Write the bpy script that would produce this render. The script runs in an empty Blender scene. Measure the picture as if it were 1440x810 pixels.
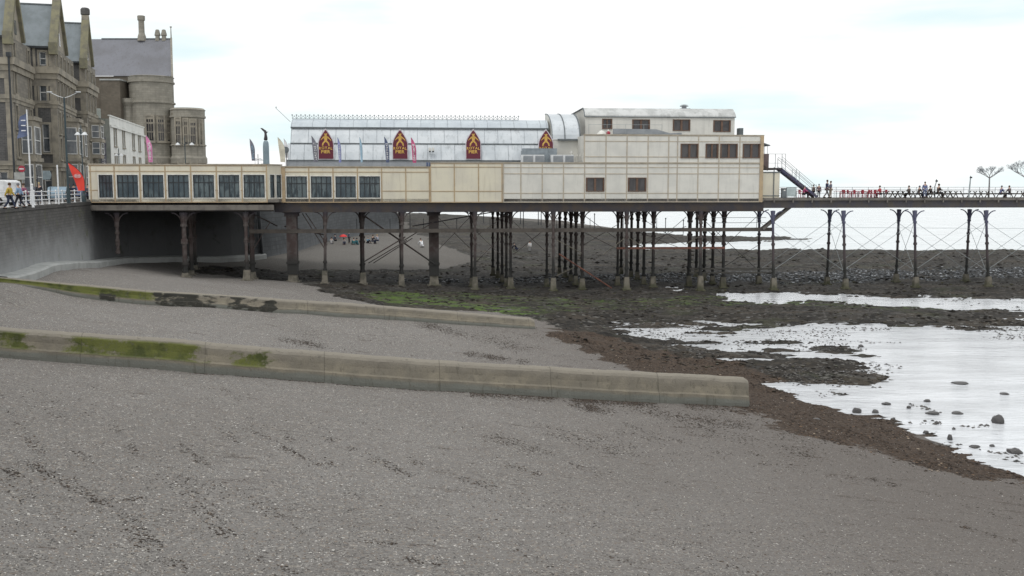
import bpy, bmesh, math, random
import numpy as np
from mathutils import Vector, Matrix, noise
random.seed(7); rng = np.random.default_rng(7)
scene = bpy.context.scene; COL = scene.collection
PI = math.pi
# ------------------------------------------------------------------ camera numbers
F = 1400.0; CAMZ = 11.0; TH = math.atan(143 / F); CT, ST = math.cos(TH), math.sin(TH)
def kz(py):
    b = (405 - py) / F
    return (b * CT - ST) / (CT + b * ST)
def kx(px, py):
    b = (405 - py) / F
    return (px - 720) / F / (CT + b * ST)
def gz(px, py, z):                       # point of the line of sight at height z
    Y = (z - CAMZ) / kz(py)
    return (kx(px, py) * Y, Y)
def gy(px, py, Y):                       # point of the line of sight at distance Y
    return (kx(px, py) * Y, Y, CAMZ + kz(py) * Y)
def proj(X, Y, Z):
    d = Y * CT - (Z - CAMZ) * ST
    return 720 + F * X / d, 405 - F * ((Z - CAMZ) * CT + Y * ST) / d

# ------------------------------------------------------------------ pier frame
ANG = math.radians(5.0); PC, PS = math.cos(ANG), math.sin(ANG)
PY0 = 101.0; PX0 = kx(135, 285) * PY0
def U(px, v=0.0, py=270):
    a = kx(px, py)
    return (a * (PY0 + v * PC) - PX0 + v * PS) / (PC - a * PS)
def W(u, v): return (PX0 + u * PC - v * PS, PY0 + u * PS + v * PC)
def Z(py, u, v=0.0): return CAMZ + kz(py) * (PY0 + u * PS + v * PC)
def UZ(px, py, v=0.0):
    u = U(px, v, py); return u, Z(py, u, v)

# ------------------------------------------------------------------ mesh builder
class MB:
    def __init__(s): s.v = []; s.f = []
    def add(s, vs, fs):
        n = len(s.v); s.v += [tuple(p) for p in vs]; s.f += [tuple(i + n for i in f) for f in fs]; return s
    def box(s, x0, x1, y0, y1, z0, z1):
        if x0 > x1: x0, x1 = x1, x0
        if y0 > y1: y0, y1 = y1, y0
        if z0 > z1: z0, z1 = z1, z0
        return s.add([(x0,y0,z0),(x1,y0,z0),(x1,y1,z0),(x0,y1,z0),(x0,y0,z1),(x1,y0,z1),(x1,y1,z1),(x0,y1,z1)],
              [(0,3,2,1),(4,5,6,7),(0,1,5,4),(1,2,6,5),(2,3,7,6),(3,0,4,7)])
    def tube(s, p, q, r, r2=None, n=6, cap=True):
        r2 = r if r2 is None else r2
        p = Vector(p); q = Vector(q); d = (q - p)
        if d.length < 1e-6: return s
        d.normalize(); a = Vector((0,0,1)) if abs(d.z) < .9 else Vector((1,0,0))
        e1 = d.cross(a).normalized(); e2 = d.cross(e1)
        vs = []
        for (c, rr) in ((p, r), (q, r2)):
            for i in range(n):
                t = 2*PI*(i+.5)/n; vs.append(c + e1*(rr*math.cos(t)) + e2*(rr*math.sin(t)))
        fs = [(i, i+n, (i+1) % n + n, (i+1) % n) for i in range(n)]
        if cap: fs += [tuple(range(n)), tuple(reversed(range(n, 2*n)))]
        return s.add(vs, fs)
    def bar(s, p, q, w, h):              # rectangular bar, w across (horizontal), h vertical-ish
        p = Vector(p); q = Vector(q); d = (q-p).normalized()
        up = Vector((0,0,1)) if abs(d.z) < .95 else Vector((0,1,0))
        e1 = d.cross(up).normalized(); e2 = e1.cross(d)
        vs = [c + e1*(a*w/2) + e2*(b*h/2) for c in (p, q) for a, b in ((-1,-1),(1,-1),(1,1),(-1,1))]
        return s.add(vs, [(0,1,2,3),(4,7,6,5),(0,4,5,1),(1,5,6,2),(2,6,7,3),(3,7,4,0)])
    def lathe(s, prof, n=12, c=(0,0), a0=0, a1=2*PI):
        full = abs(a1-a0-2*PI) < 1e-6; m = n if full else n+1
        vs = [(c[0]+r*math.cos(a0+(a1-a0)*i/n), c[1]+r*math.sin(a0+(a1-a0)*i/n), z) for r, z in prof for i in range(m)]
        fs = []
        for j in range(len(prof)-1):
            for i in range(n):
                i2 = (i+1) % m
                fs.append((j*m+i, j*m+i2, (j+1)*m+i2, (j+1)*m+i))
        if full: fs += [tuple(reversed(range(m))), tuple(range((len(prof)-1)*m, len(prof)*m))]
        return s.add(vs, fs)
    def prism(s, poly, ax, a, b):        # poly of 2-D points, extruded along axis ax from a to b
        def P(p, t): return {'x': (t, p[0], p[1]), 'y': (p[0], t, p[1]), 'z': (p[0], p[1], t)}[ax]
        n = len(poly)
        return s.add([P(p, a) for p in poly] + [P(p, b) for p in poly],
              [tuple(range(n)), tuple(reversed(range(n, 2*n)))] + [(i, i+n, (i+1) % n+n, (i+1) % n) for i in range(n)])
    def wall(s, O, D, N, L, z0, z1, ops, dep):   # facade with openings: origin, direction, outward normal
        ss = sorted(set([0, L] + [o[0] for o in ops] + [o[1] for o in ops]))
        zs = sorted(set([z0, z1] + [o[2] for o in ops] + [o[3] for o in ops]))
        def P(a, z, d=0): return (O[0]+D[0]*a-N[0]*d, O[1]+D[1]*a-N[1]*d, z)
        for i in range(len(ss)-1):
            for j in range(len(zs)-1):
                cs, cz = (ss[i]+ss[i+1])/2, (zs[j]+zs[j+1])/2
                if any(o[0] < cs < o[1] and o[2] < cz < o[3] for o in ops): continue
                s.add([P(ss[i],zs[j]),P(ss[i+1],zs[j]),P(ss[i+1],zs[j+1]),P(ss[i],zs[j+1])], [(0,1,2,3)])
        for o in ops:
            c = [(o[0],o[2]),(o[1],o[2]),(o[1],o[3]),(o[0],o[3])]
            for k in range(4):
                a, b = c[k], c[(k+1) % 4]
                s.add([P(*a),P(*b),P(b[0],b[1],dep),P(a[0],a[1],dep)], [(0,1,2,3)])
        return s
    def build(s, name, m, parent=None, off=(0,0,0), loc=None, rot=None, smooth=False, bevel=0, fix=True):
        me = bpy.data.meshes.new(name)
        vs = [(x-off[0], y-off[1], z-off[2]) for x, y, z in s.v]
        me.from_pydata(vs, [], s.f); 
        if fix or bevel:
            bm = bmesh.new(); bm.from_mesh(me)
            if bevel:
                bmesh.ops.remove_doubles(bm, verts=bm.verts, dist=1e-5)
                bmesh.ops.bevel(bm, geom=list(bm.edges), offset=bevel, segments=2, affect='EDGES', profile=.5)
            bmesh.ops.recalc_face_normals(bm, faces=bm.faces); bm.to_mesh(me); bm.free()
        me.materials.append(m)
        if smooth:
            for p in me.polygons: p.use_smooth = True
        o = bpy.data.objects.new(name, me); COL.objects.link(o)
        if parent: o.parent = parent
        if loc: o.location = loc
        if rot is not None: o.rotation_euler = (0, 0, rot) if not isinstance(rot, tuple) else rot
        return o

def tag(o, label=None, cat=None, group=None, kind=None):
    if label: o['label'] = label
    if cat: o['category'] = cat
    if group: o['group'] = group
    if kind: o['kind'] = kind
    return o
def thing(name, label, cat, loc=(0,0,0), rot=0, group=None):
    o = bpy.data.objects.new(name, None); COL.objects.link(o); o.empty_display_size = .2
    o.location = loc; o.rotation_euler = (0, 0, rot)
    return tag(o, label, cat, group)
def copy_tree(root, loc, rot=0, label=None, scale=None):
    r = root.copy(); COL.objects.link(r); r.location = loc; r.rotation_euler = (0, 0, rot)
    if label: r['label'] = label
    if scale: r.scale = (scale,)*3
    for ch in list(root.children):
        c = ch.copy(); COL.objects.link(c); c.parent = r
        for g in ch.children:
            d = g.copy(); COL.objects.link(d); d.parent = c
    return r

# ------------------------------------------------------------------ materials
class NT:
    def __init__(s, name):
        s.m = bpy.data.materials.new(name); s.m.use_nodes = True
        s.t = s.m.node_tree; s.b = s.t.nodes['Principled BSDF']
    def n(s, typ, **kw):
        nd = s.t.nodes.new(typ)
        for k, v in kw.items():
            if k in nd.inputs.keys(): nd.inputs[k].default_value = v
            else: setattr(nd, k, v)
        return nd
    def l(s, a, b): s.t.links.new(a, b)
    def mix(s, fac, a, b):
        nd = s.t.nodes.new('ShaderNodeMix'); nd.data_type = 'RGBA'
        for i, x in ((0, fac), (6, a), (7, b)):
            if isinstance(x, (int, float)): nd.inputs[i].default_value = x
            elif isinstance(x, (tuple, list)): nd.inputs[i].default_value = (*x, 1) if len(x) == 3 else x
            else: s.l(x, nd.inputs[i])
        return nd.outputs[2]
    def math(s, op, a, b=0.0, c=0.0):
        nd = s.t.nodes.new('ShaderNodeMath'); nd.operation = op
        for i, x in enumerate((a, b, c)):
            if isinstance(x, (int, float)): nd.inputs[i].default_value = x
            else: s.l(x, nd.inputs[i])
        return nd.outputs[0]
    def ramp(s, x, p0, p1, smooth=True):
        nd = s.t.nodes.new('ShaderNodeMapRange'); nd.interpolation_type = 'SMOOTHSTEP' if smooth else 'LINEAR'
        s.l(x, nd.inputs[0]); nd.inputs[1].default_value = p0; nd.inputs[2].default_value = p1
        return nd.outputs[0]
    def coord(s, scale=(1,1,1), world=False):
        mp = s.t.nodes.new('ShaderNodeMapping'); mp.inputs['Scale'].default_value = scale
        if world: g = s.t.nodes.new('ShaderNodeNewGeometry'); s.l(g.outputs['Position'], mp.inputs[0])
        else: g = s.t.nodes.new('ShaderNodeTexCoord'); s.l(g.outputs['Object'], mp.inputs[0])
        return mp.outputs[0]
    def noise(s, vec, scale, detail=4, rough=.55):
        nd = s.n('ShaderNodeTexNoise', Scale=scale, Detail=detail, Roughness=rough); s.l(vec, nd.inputs['Vector'])
        return nd.outputs['Fac']
    def voro(s, vec, scale, out='Color', feature='F1'):
        nd = s.n('ShaderNodeTexVoronoi', Scale=scale); nd.feature = feature; s.l(vec, nd.inputs['Vector'])
        return nd.outputs[out]
    def bump(s, h, strength, dist):
        nd = s.n('ShaderNodeBump', Strength=strength, Distance=dist); s.l(h, nd.inputs['Height'])
        s.l(nd.outputs[0], s.b.inputs['Normal'])
    def out(s, col, rough=.8, spec=.3, metal=0):
        if isinstance(col, (tuple, list)): s.b.inputs['Base Color'].default_value = (*col, 1)
        else: s.l(col, s.b.inputs['Base Color'])
        if isinstance(rough, (int, float)): s.b.inputs['Roughness'].default_value = rough
        else: s.l(rough, s.b.inputs['Roughness'])
        s.b.inputs['Specular IOR Level'].default_value = spec; s.b.inputs['Metallic'].default_value = metal
        return s.m
def sc(c, k): return tuple(x*k for x in c)
def pm(name, c, c2=None, scale=1.5, rough=.8, spec=.3, streak=0, dirt=None, bump=0, metal=0, p=(.4,.65), fine=.12):
    t = NT(name); v = t.coord()
    c2 = c2 or sc(c, .75)
    col = t.mix(t.ramp(t.noise(v, scale, 5), *p), c, c2)
    if streak:
        sv = t.coord((1.6, 1.6, .16)); col = t.mix(t.math('MULTIPLY', t.ramp(t.noise(sv, 1.6, 5, .65), .5, .75), streak), col, dirt or sc(c, .45))
    f = t.noise(v, scale*14, 3); col = t.mix(t.math('MULTIPLY', f, fine*2), col, sc(c2, .55))
    if bump: t.bump(t.noise(v, scale*9, 4), bump, .03)
    return t.out(col, rough, spec, metal)
def brick(name, c1, c2, mort, bw=.5, bh=.22, ms=.015, low=None, zr=(0, 1), world=False, bump=.5, moss=None, vary=.6, dark=False):
    t = NT(name); v = t.coord(world=world)
    sp = t.n('ShaderNodeSeparateXYZ'); t.l(v, sp.inputs[0])
    cb = t.n('ShaderNodeCombineXYZ'); t.l(t.math('ADD', sp.outputs[0], sp.outputs[1]), cb.inputs[0]); t.l(sp.outputs[2], cb.inputs[1])
    b = t.n('ShaderNodeTexBrick'); t.l(cb.outputs[0], b.inputs['Vector'])
    b.inputs['Color1'].default_value = (*c1, 1); b.inputs['Color2'].default_value = (*c2, 1); b.inputs['Mortar'].default_value = (*mort, 1)
    b.inputs['Scale'].default_value = 1; b.inputs['Brick Width'].default_value = bw; b.inputs['Row Height'].default_value = bh
    b.inputs['Mortar Size'].default_value = ms; b.inputs['Mortar Smooth'].default_value = .3
    col = t.mix(t.math('MULTIPLY', t.ramp(t.noise(v, .7, 5), .35, .7), vary), b.outputs['Color'], sc(c1, .55))
    col = t.mix(t.math('MULTIPLY', t.noise(v, 9, 3), .35), col, sc(c2, 1.25))
    sv = t.coord((1.2, 1.2, .12), world=world); col = t.mix(t.math('MULTIPLY', t.ramp(t.noise(sv, 1.3, 5), .5, .8), .5), col, sc(c1, .4))
    if low:
        col = t.mix(t.math('MULTIPLY', t.ramp(t.math('ADD', sp.outputs[2], t.math('MULTIPLY', t.noise(v, .6, 4), 2.5)), zr[1], zr[0]), .9), col, low)
    if moss: col = t.mix(t.math('MULTIPLY', t.ramp(t.noise(v, .55, 6, .65), .58, .72), .8), col, moss)
    if dark: col = t.mix(t.math('MULTIPLY', t.ramp(t.math('ADD', sp.outputs[1], t.math('MULTIPLY', t.noise(v, .5, 4), 5)), 97, 102), .72), col, (.022,.022,.024))  # pier's shade put into the wall colour: blackens the stretch beneath the deck
    t.bump(b.outputs['Fac'], -bump, .02)
    return t.out(col, .85, .25)

M = {}
M['cream'] = pm('cream_panel', (.71,.665,.535), (.64,.60,.50), .45, .6, .3, .36, (.42,.37,.28), fine=.05)
M['white_panel'] = pm('white_panel', (.70,.685,.63), (.62,.61,.565), .5, .6, .3, .38, (.42,.41,.37), fine=.05)
M['trim'] = pm('tan_batten', (.50,.38,.24), (.40,.31,.21), 2, .7)
M['trim_pale'] = pm('pale_batten', (.52,.45,.35), (.42,.38,.32), 2, .7)
M['frame_white'] = pm('white_frame', (.80,.79,.74), rough=.5)
M['frame_brown'] = pm('brown_frame', (.17,.105,.075), rough=.6)
M['dark_metal'] = pm('dark_metal', (.045,.05,.055), rough=.5)
M['silver'] = pm('silver_cladding', (.62,.655,.68), (.52,.56,.59), .5, .45, .4, .8, (.36,.385,.40), fine=.05)
M['silver_low'] = pm('grey_cladding', (.40,.42,.44), (.33,.35,.37), .6, .6, .3, .4)
M['seam'] = pm('dark_seam', (.17,.19,.20), rough=.7)
M['grey_duct'] = pm('galvanised_duct', (.33,.35,.37), (.26,.28,.3), 1, .5)
M['girder'] = pm('girder_paint', (.05,.047,.055), (.075,.06,.05), .8, .7, .3, .4, (.09,.06,.04))
M['timber'] = pm('weathered_timber', (.20,.185,.165), (.14,.13,.12), 1.2, .85, .2, .5, (.08,.07,.065))
M['blue_iron'] = pm('blue_iron', (.065,.07,.13), (.09,.08,.10), 1.2, .6)
M['blue_girder'] = pm('blue_girder', (.075,.072,.085), (.095,.085,.075), 1.0, .7, .3, .5, (.09,.07,.05))
M['rail_grey'] = pm('galvanised_rail', (.36,.40,.41), rough=.5)
M['rail_white'] = pm('white_rail', (.82,.84,.86), (.7,.7,.7), 2, .5)
M['rust'] = pm('rusty_beam', (.20,.085,.06), (.11,.06,.05), 1.5, .8)
M['slate'] = pm('slate_roof', (.235,.265,.285), (.17,.195,.205), .35, .7, .3, .35, (.13,.15,.13), bump=.2)
M['slate_brown'] = pm('purple_slate_roof', (.215,.22,.245), (.18,.182,.198), .2, .75, .3, .45, (.13,.12,.11), bump=.2)
M['buff'] = pm('buff_stone', (.37,.335,.27), (.25,.23,.195), .8, .85, .2, .5, (.14,.13,.115), bump=.3)
M['lichen'] = pm('lichen_stone', (.25,.235,.155), (.185,.175,.135), 1.2, .9, .2, .3)
M['tower'] = brick('tower_ashlar', (.35,.33,.28), (.26,.245,.21), (.2,.17,.13), 1.1, .42, .02)
M['buff_wall'] = brick('buff_ashlar', (.29,.265,.22), (.19,.178,.158), (.14,.132,.12), .9, .36, .02)
M['rubble'] = brick('rubble_wall', (.13,.126,.122), (.085,.084,.086), (.16,.155,.145), .45, .2, .03)
M['brownbrick'] = brick('brown_brick', (.17,.145,.115), (.12,.105,.085), (.15,.135,.11), .5, .2, .02)
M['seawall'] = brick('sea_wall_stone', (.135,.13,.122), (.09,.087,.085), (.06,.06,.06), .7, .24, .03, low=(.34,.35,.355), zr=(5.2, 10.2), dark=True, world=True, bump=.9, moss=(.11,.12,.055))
M['farwall'] = brick('far_wall_stone', (.11,.115,.12), (.075,.08,.085), (.05,.05,.05), 1.4, .5, .03, low=(.2,.21,.22), zr=(1, 5), world=True)
M['pale_conc'] = pm('pale_concrete', (.42,.43,.42), (.33,.34,.33), .6, .8, .2, .4, (.2,.2,.19))
M['prom'] = pm('promenade_paving', (.30,.29,.28), (.24,.235,.23), .5, .85)
M['render_white'] = pm('white_render', (.82,.82,.78), (.72,.73,.70), .5, .7, .2, .45, (.4,.42,.38))
M['render_grey'] = pm('grey_render', (.36,.37,.34), (.27,.29,.26), .5, .8, .2, .5)
M['sash'] = pm('white_sash', (.7,.7,.68), rough=.5)
M['maroon'] = pm('maroon_sign', (.155,.03,.05), (.13,.03,.045), 1, .5)
M['gold'] = pm('gold_letters', (.75,.47,.12), rough=.5)
M['sign_edge'] = pm('sign_edge', (.72,.68,.72), rough=.5)
M['red'] = pm('red_plastic', (.42,.05,.075), rough=.45)
M['redflag'] = pm('red_cloth', (.80,.075,.05), (.7,.06,.045), 1, .7)
M['pinkflag'] = pm('pink_cloth', (.80,.28,.52), rough=.7)
M['whitecloth'] = pm('white_marks', (.85,.85,.87), rough=.7)
M['creamcloth'] = pm('cream_cloth', (.72,.68,.56), rough=.7)
M['greycloth'] = pm('grey_cloth', (.22,.22,.26), (.17,.17,.2), rough=.7)
M['navycloth'] = pm('navy_cloth', (.12,.15,.25), rough=.7)
M['bluecloth'] = pm('blue_cloth', (.30,.33,.62), rough=.7)
M['lightblue'] = pm('light_blue_cloth', (.38,.55,.68), rough=.7)
M['magenta'] = pm('magenta_cloth', (.66,.13,.28), rough=.7)
M['memorial'] = pm('memorial_granite', (.30,.38,.42), (.24,.31,.35), .5, .7)
M['bronze'] = pm('bronze', (.07,.06,.07), rough=.5)
M['wood'] = pm('picnic_timber', (.13,.115,.10), rough=.8)
M['bark'] = pm('grey_bark', (.30,.29,.29), rough=.9)
M['lamp'] = pm('lamp_head', (.75,.77,.78), rough=.4)
M['post_dark'] = pm('painted_post', (.05,.075,.085), rough=.5)
M['rock'] = pm('wet_rock', (.085,.08,.08), (.055,.052,.05), 2.5, .5, .5, bump=.6)
M['weedrock'] = pm('weedy_rock', (.05,.046,.036), (.032,.03,.026), 2, .6, .5, bump=.8)
M['rubber'] = pm('rubber', (.02,.02,.02), rough=.8)
M['carwhite'] = pm('white_paint', (.78,.79,.8), rough=.3, fine=.02)
M['carblue'] = pm('blue_paint', (.24,.33,.40), rough=.3, fine=.02)
M['cardark'] = pm('dark_paint', (.06,.065,.08), rough=.3, fine=.02)
M['carglass'] = pm('car_glass', (.03,.035,.04), rough=.1, spec=.6)
def glassmat(name, c, c2, band=6.0):
    t = NT(name); v = t.coord((1, 1, .15))
    w = t.noise(v, band, 3, .6); col = t.mix(t.ramp(w, .42, .68), c, c2)
    big = t.noise(t.coord(), .35, 2); col = t.mix(t.ramp(t.noise(t.coord(), .9, 2), .5, .62), col, sc(c2, .9)); col = t.mix(t.math('MULTIPLY', t.ramp(big, .45, .6), .7), col, sc(c, 1.6))
    return t.out(col, .12, .5)
M['glass'] = glassmat('blind_glass', (.035,.05,.06), (.13,.165,.175))
M['glass_dark'] = glassmat('dark_glass', (.035,.033,.035), (.075,.07,.07), 2)
M['glass_house'] = glassmat('house_glass', (.06,.07,.08), (.16,.17,.18), 1.5)
M['balglass'] = pm('balustrade_glass', (.55,.64,.64), rough=.15)

def pile_mat():
    t = NT('pile_iron'); g = t.coord(world=True); sp = t.n('ShaderNodeSeparateXYZ'); t.l(g, sp.inputs[0]); z = sp.outputs[2]
    v = t.coord()
    c = t.mix(t.ramp(t.noise(v, 1.2, 5), .4, .6), (.075,.055,.052), (.11,.095,.09))
    c = t.mix(t.ramp(z, 4.4, 2.8), c, (.04,.04,.038))
    c = t.mix(t.math('MULTIPLY', t.ramp(z, 7.6, 8.6), .8), c, (.045,.045,.062))
    return t.out(c, .8, .25)
M['pile'] = pile_mat()
def foot_mat():
    t = NT('pile_concrete'); g = t.coord(world=True); sp = t.n('ShaderNodeSeparateXYZ'); t.l(g, sp.inputs[0]); z = sp.outputs[2]
    c = t.mix(t.ramp(t.noise(g, 1.5, 5), .4, .6), (.20,.182,.15), (.115,.108,.088))
    c = t.mix(t.math('MULTIPLY', t.ramp(t.math('ADD', z, t.noise(g, 2, 3)), 1.4, .3), .7), c, (.06,.065,.03))
    return t.out(c, .85, .2)
M['foot'] = foot_mat()
def groyne_mat():
    t = NT('groyne_concrete'); g = t.coord(world=True); sp = t.n('ShaderNodeSeparateXYZ'); t.l(g, sp.inputs[0])
    X, z = sp.outputs[0], sp.outputs[2]
    at = t.n('ShaderNodeAttribute', attribute_name='hh'); hh = at.outputs['Fac']      # 0 foot .. 1 crest
    am = t.n('ShaderNodeAttribute', attribute_name='moss'); ms = am.outputs['Fac']
    ab = t.n('ShaderNodeAttribute', attribute_name='black'); bl = ab.outputs['Fac']
    n1 = t.noise(g, 1.1, 6, .6); n2 = t.noise(t.coord((.35, .35, 1), True), 1.6, 5, .6)
    c = t.mix(t.ramp(n1, .35, .65), (.27,.24,.185), (.20,.18,.145))
    c = t.mix(t.math('MULTIPLY', t.ramp(hh, .55, .95), .75), c, (.29,.265,.225))
    low = t.ramp(t.math('ADD', hh, t.math('MULTIPLY', n2, .25)), .46, .32)
    c = t.mix(low, c, (.18,.185,.165))
    mm = t.math('MULTIPLY', t.ramp(t.math('ADD', t.math('ADD', t.math('MULTIPLY', n2, .7), t.math('MULTIPLY', t.noise(g, 6, 5, .7), .3)), ms), 1.02, 1.14), t.ramp(hh, .97, .86))
    mm = t.math('MULTIPLY', mm, t.ramp(hh, .3, .4))
    c = t.mix(mm, c, t.mix(t.ramp(n1, .35, .6), (.05,.065,.012), (.13,.145,.03)))
    kk = t.ramp(t.math('ADD', n2, bl), 1.0, 1.08)
    c = t.mix(t.math('MULTIPLY', kk, t.ramp(hh, .97, .9)), c, (.03,.03,.026))
    pit = t.ramp(t.voro(g, 3.2, 'Distance'), .07, .04)
    c = t.mix(t.math('MULTIPLY', pit, .8), c, (.05,.045,.04))
    c = t.mix(t.math('MULTIPLY', t.noise(g, 30, 3), .35), c, (.11,.105,.09))
    al = t.n('ShaderNodeAttribute', attribute_name='along').outputs['Fac']; fr = t.math('FRACT', t.math('DIVIDE', al, 5.2))
    jt = t.math('MULTIPLY', t.ramp(fr, .010, .004), t.ramp(t.noise(g, 4, 3), .3, .45)); c = t.mix(t.math('MULTIPLY', jt, .42), c, (.06,.056,.047))
    dr = t.math('MULTIPLY', t.ramp(t.noise(t.coord((2.2, 2.2, .25), True), 2.0, 5, .7), .55, .68), t.ramp(hh, .95, .7)); c = t.mix(t.math('MULTIPLY', dr, .55), c, (.10,.095,.075))
    c = t.mix(t.math('MULTIPLY', t.ramp(t.noise(g, 5, 6, .7), .6, .64), .5), c, (.12,.11,.09))
    t.bump(t.math('ADD', t.noise(g, 12, 5, .7), t.math('MULTIPLY', jt, -.25)), .8, .04)
    return t.out(c, .85, .2)
M['groyne'] = groyne_mat()

# ------------------------------------------------------------------ terrain
PZ = 9.5                                        # promenade level
WALLTOP = [(-6,0),(-10.5,10),(-19.5,25),(-29.8,45),(-33.4,61.7),(-37.2,78),(-40.4,92),(-42.0,100),(-42.3,108),(-40,114),(-35.5,118),(-31.2,124),(-30.2,138),(-31.5,158),(-31.8,180),(-29.5,200),(-26,222)]
POOL = -.3; SEA = -.8
G1 = (gz(-60, 494, 3.9), gz(1050, 568, .45)); G2 = (gz(-40, 398, 4.9), gz(751, 462, .75))
def on(seg, px, py):                           # height of a point standing on a plan line, seen at px, py
    (x0,y0),(x1,y1) = seg; a = kx(px, py)
    t = (a*y0 - x0)/((x1-x0) - a*(y1-y0)); X, Y = x0+t*(x1-x0), y0+t*(y1-y0)
    return X, Y, CAMZ + kz(py)*Y
CP = []
for px, py, z in [(0,810,4.7),(360,810,4.2),(720,810,3.7),(1080,810,2.9),(1440,810,2.0),(1800,900,1.2),(-360,810,5.1),(0,640,4.4),(360,660,3.7),(720,680,2.8),(1080,700,1.6),
                  (1440,730,.7),(1440,672,-.05),(1250,606,.05),(1120,566,.1),(1340,640,0),(-300,560,4.6),
                  (880,505,.15),(1040,490,-.36),(960,478,-.31),(900,472,-.27),(860,462,-.25),(1000,462,-.31),(1040,480,-.3),(1100,462,-.36),(1080,500,-.14),(1150,505,-.08),(1150,525,-.12),(1215,520,-.16),(1310,525,-.7),(1110,540,-.32),(1160,556,-.42),(1230,578,-.46),(1300,604,-.48),(1390,640,-.45),(1300,560,-.75),(1440,600,-.8),(1440,520,-.8),(1320,480,-.75),(1220,480,-.6),(1080,470,-.42),
                  (900,458,-.28),(1000,442,-.17),(1150,440,-.12),(1300,440,0),(1440,441,-.15),(1130,417,-.42),(1250,423,-.45),(1380,429,-.42),(1500,434,-.42),(1250,412,0),(1600,500,-.6),(1700,640,-.5),
                  (820,440,.1),(700,430,.25),(560,420,.4),(850,480,.5),(620,500,1.1),(300,420,2.4),(100,430,3.6),(300,460,2.7),(0,440,4.2),(500,470,1.6)]:
    CP.append((*gz(px, py, z), z))
for px, py in [(0,500),(200,514),(400,532),(550,543),(700,551),(850,560),(1050,568)]: CP.append(on(G1, px, py))
for px, py in [(0,403),(150,419),(300,430),(450,441),(600,451),(751,461)]: CP.append(on(G2, px, py))
for px, py in [(260,389),(348,393),(457,400),(565,403),(668,408),(778,409),(881,409),(985,409),(1087,409),(1187,407),(1287,405),(1388,403),(1500,402)]:
    u = U(px, 0, py); CP.append((*W(u, 0), Z(py, u, 0)))
for X, Y, z in [(-44,50,5.6),(-30.5,61,5.2),(-36,78,4.4),(-39,92,3.5),(-40.5,104,2.9),(-38,114,2.4),(-29,124,2.0),(-27,140,2.0),(-27,165,1.8),(-26,190,1.5),(-20,215,1.2),(-60,110,3),(-60,200,2),
                (-27,115,.8),(-15,118,.3),(-18,132,1.2),(-10,145,1.2),(-5,128,.2),(5,125,.1),(20,125,.1),(40,125,.1),(60,125,.1),(90,125,.1),
                (0,160,.8),(-10,175,1.5),(-5,200,1.2),(10,170,.2),(30,170,.3),(50,168,.4),(80,165,.5),(110,160,.4),(40,182,-1.0),(60,182,-1.1),(90,180,-1.2),(130,175,-1.2),(25,192,-.9),
                (15,215,.4),(0,240,1.6),(-5,280,1.6),(20,260,.3),(35,226,-.35),(50,228,-.4),(70,230,-.9),(60,250,-2),(90,220,-2),(120,230,-2.2),(40,280,-1.5),(100,330,-3),(30,330,-1.5),(0,330,.5),(-60,330,3),(160,250,-3),(160,140,-.6),
                (0,8,5.2),(-10,8,5.6),(12,8,4),(-30,30,5.2),(30,14,1.4),(60,30,-.9),(90,70,-.9)]:
    CP.append((X, Y, z))
CP = np.array(CP)
def tps(r2): return np.where(r2 > 1e-9, .5*r2*np.log(np.maximum(r2, 1e-9)), 0)
_P = CP[:, :2]/50; _n = len(CP)
_K = tps(((_P[:,None,:]-_P[None,:,:])**2).sum(-1)) + np.eye(_n)*2e-3
_A = np.zeros((_n+3, _n+3)); _A[:_n,:_n] = _K; _A[:_n,_n] = 1; _A[:_n,_n+1:] = _P; _A[_n,:_n] = 1; _A[_n+1:,:_n] = _P.T
_S = np.linalg.solve(_A, np.concatenate([CP[:,2], [0,0,0]]))
def base_h(X, Y):
    X = np.asarray(X, float); Y = np.asarray(Y, float); x = X.ravel()/50; y = Y.ravel()/50
    h = _S[_n] + _S[_n+1]*x + _S[_n+2]*y
    for i in range(_n): h = h + _S[i]*tps((x-_P[i,0])**2 + (y-_P[i,1])**2)
    return h.reshape(X.shape)
def _hash(i, j, s):
    n = (i*374761393 + j*668265263 + s*982451653) & 0x7fffffff
    n = ((n ^ (n >> 13))*1274126177) & 0x7fffffff
    return ((n ^ (n >> 16)) & 0xffff)/65535.0
def vn(X, Y, s=0):
    i = np.floor(X).astype(np.int64); j = np.floor(Y).astype(np.int64); fx = X-i; fy = Y-j
    fx = fx*fx*(3-2*fx); fy = fy*fy*(3-2*fy)
    a = _hash(i,j,s)*(1-fx)+_hash(i+1,j,s)*fx; b = _hash(i,j+1,s)*(1-fx)+_hash(i+1,j+1,s)*fx
    return a*(1-fy)+b*fy
def fbm(X, Y, f, o=4, s=0):
    r = 0; a = .5; t = 0
    for k in range(o): r = r + a*vn(X*f, Y*f, s+k); t += a; a *= .55; f *= 2.03
    return r/t - .5
def sstep(a, b, x):
    t = np.clip((x-a)/(b-a), 0, 1); return t*t*(3-2*t)
def inpoly(px, py, poly):
    r = np.zeros(px.shape, bool); n = len(poly)
    for i in range(n):
        x0,y0 = poly[i]; x1,y1 = poly[(i+1) % n]
        c = ((y0 > py) != (y1 > py)) & (px < (x1-x0)*(py-y0)/((y1-y0) + 1e-12) + x0)
        r ^= c
    return r
def plan(poly, z=.2):
    out = []
    for a, b in poly:
        zz = z
        if b > 350:
            for _ in range(8):
                x, y = gz(a, b, zz); y = min(max(y, 8), 200); zz = .5*zz+.5*float(base_h(np.array([x]), np.array([y]))[0])
        out.append(gz(a, b, zz))
    return out
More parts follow.
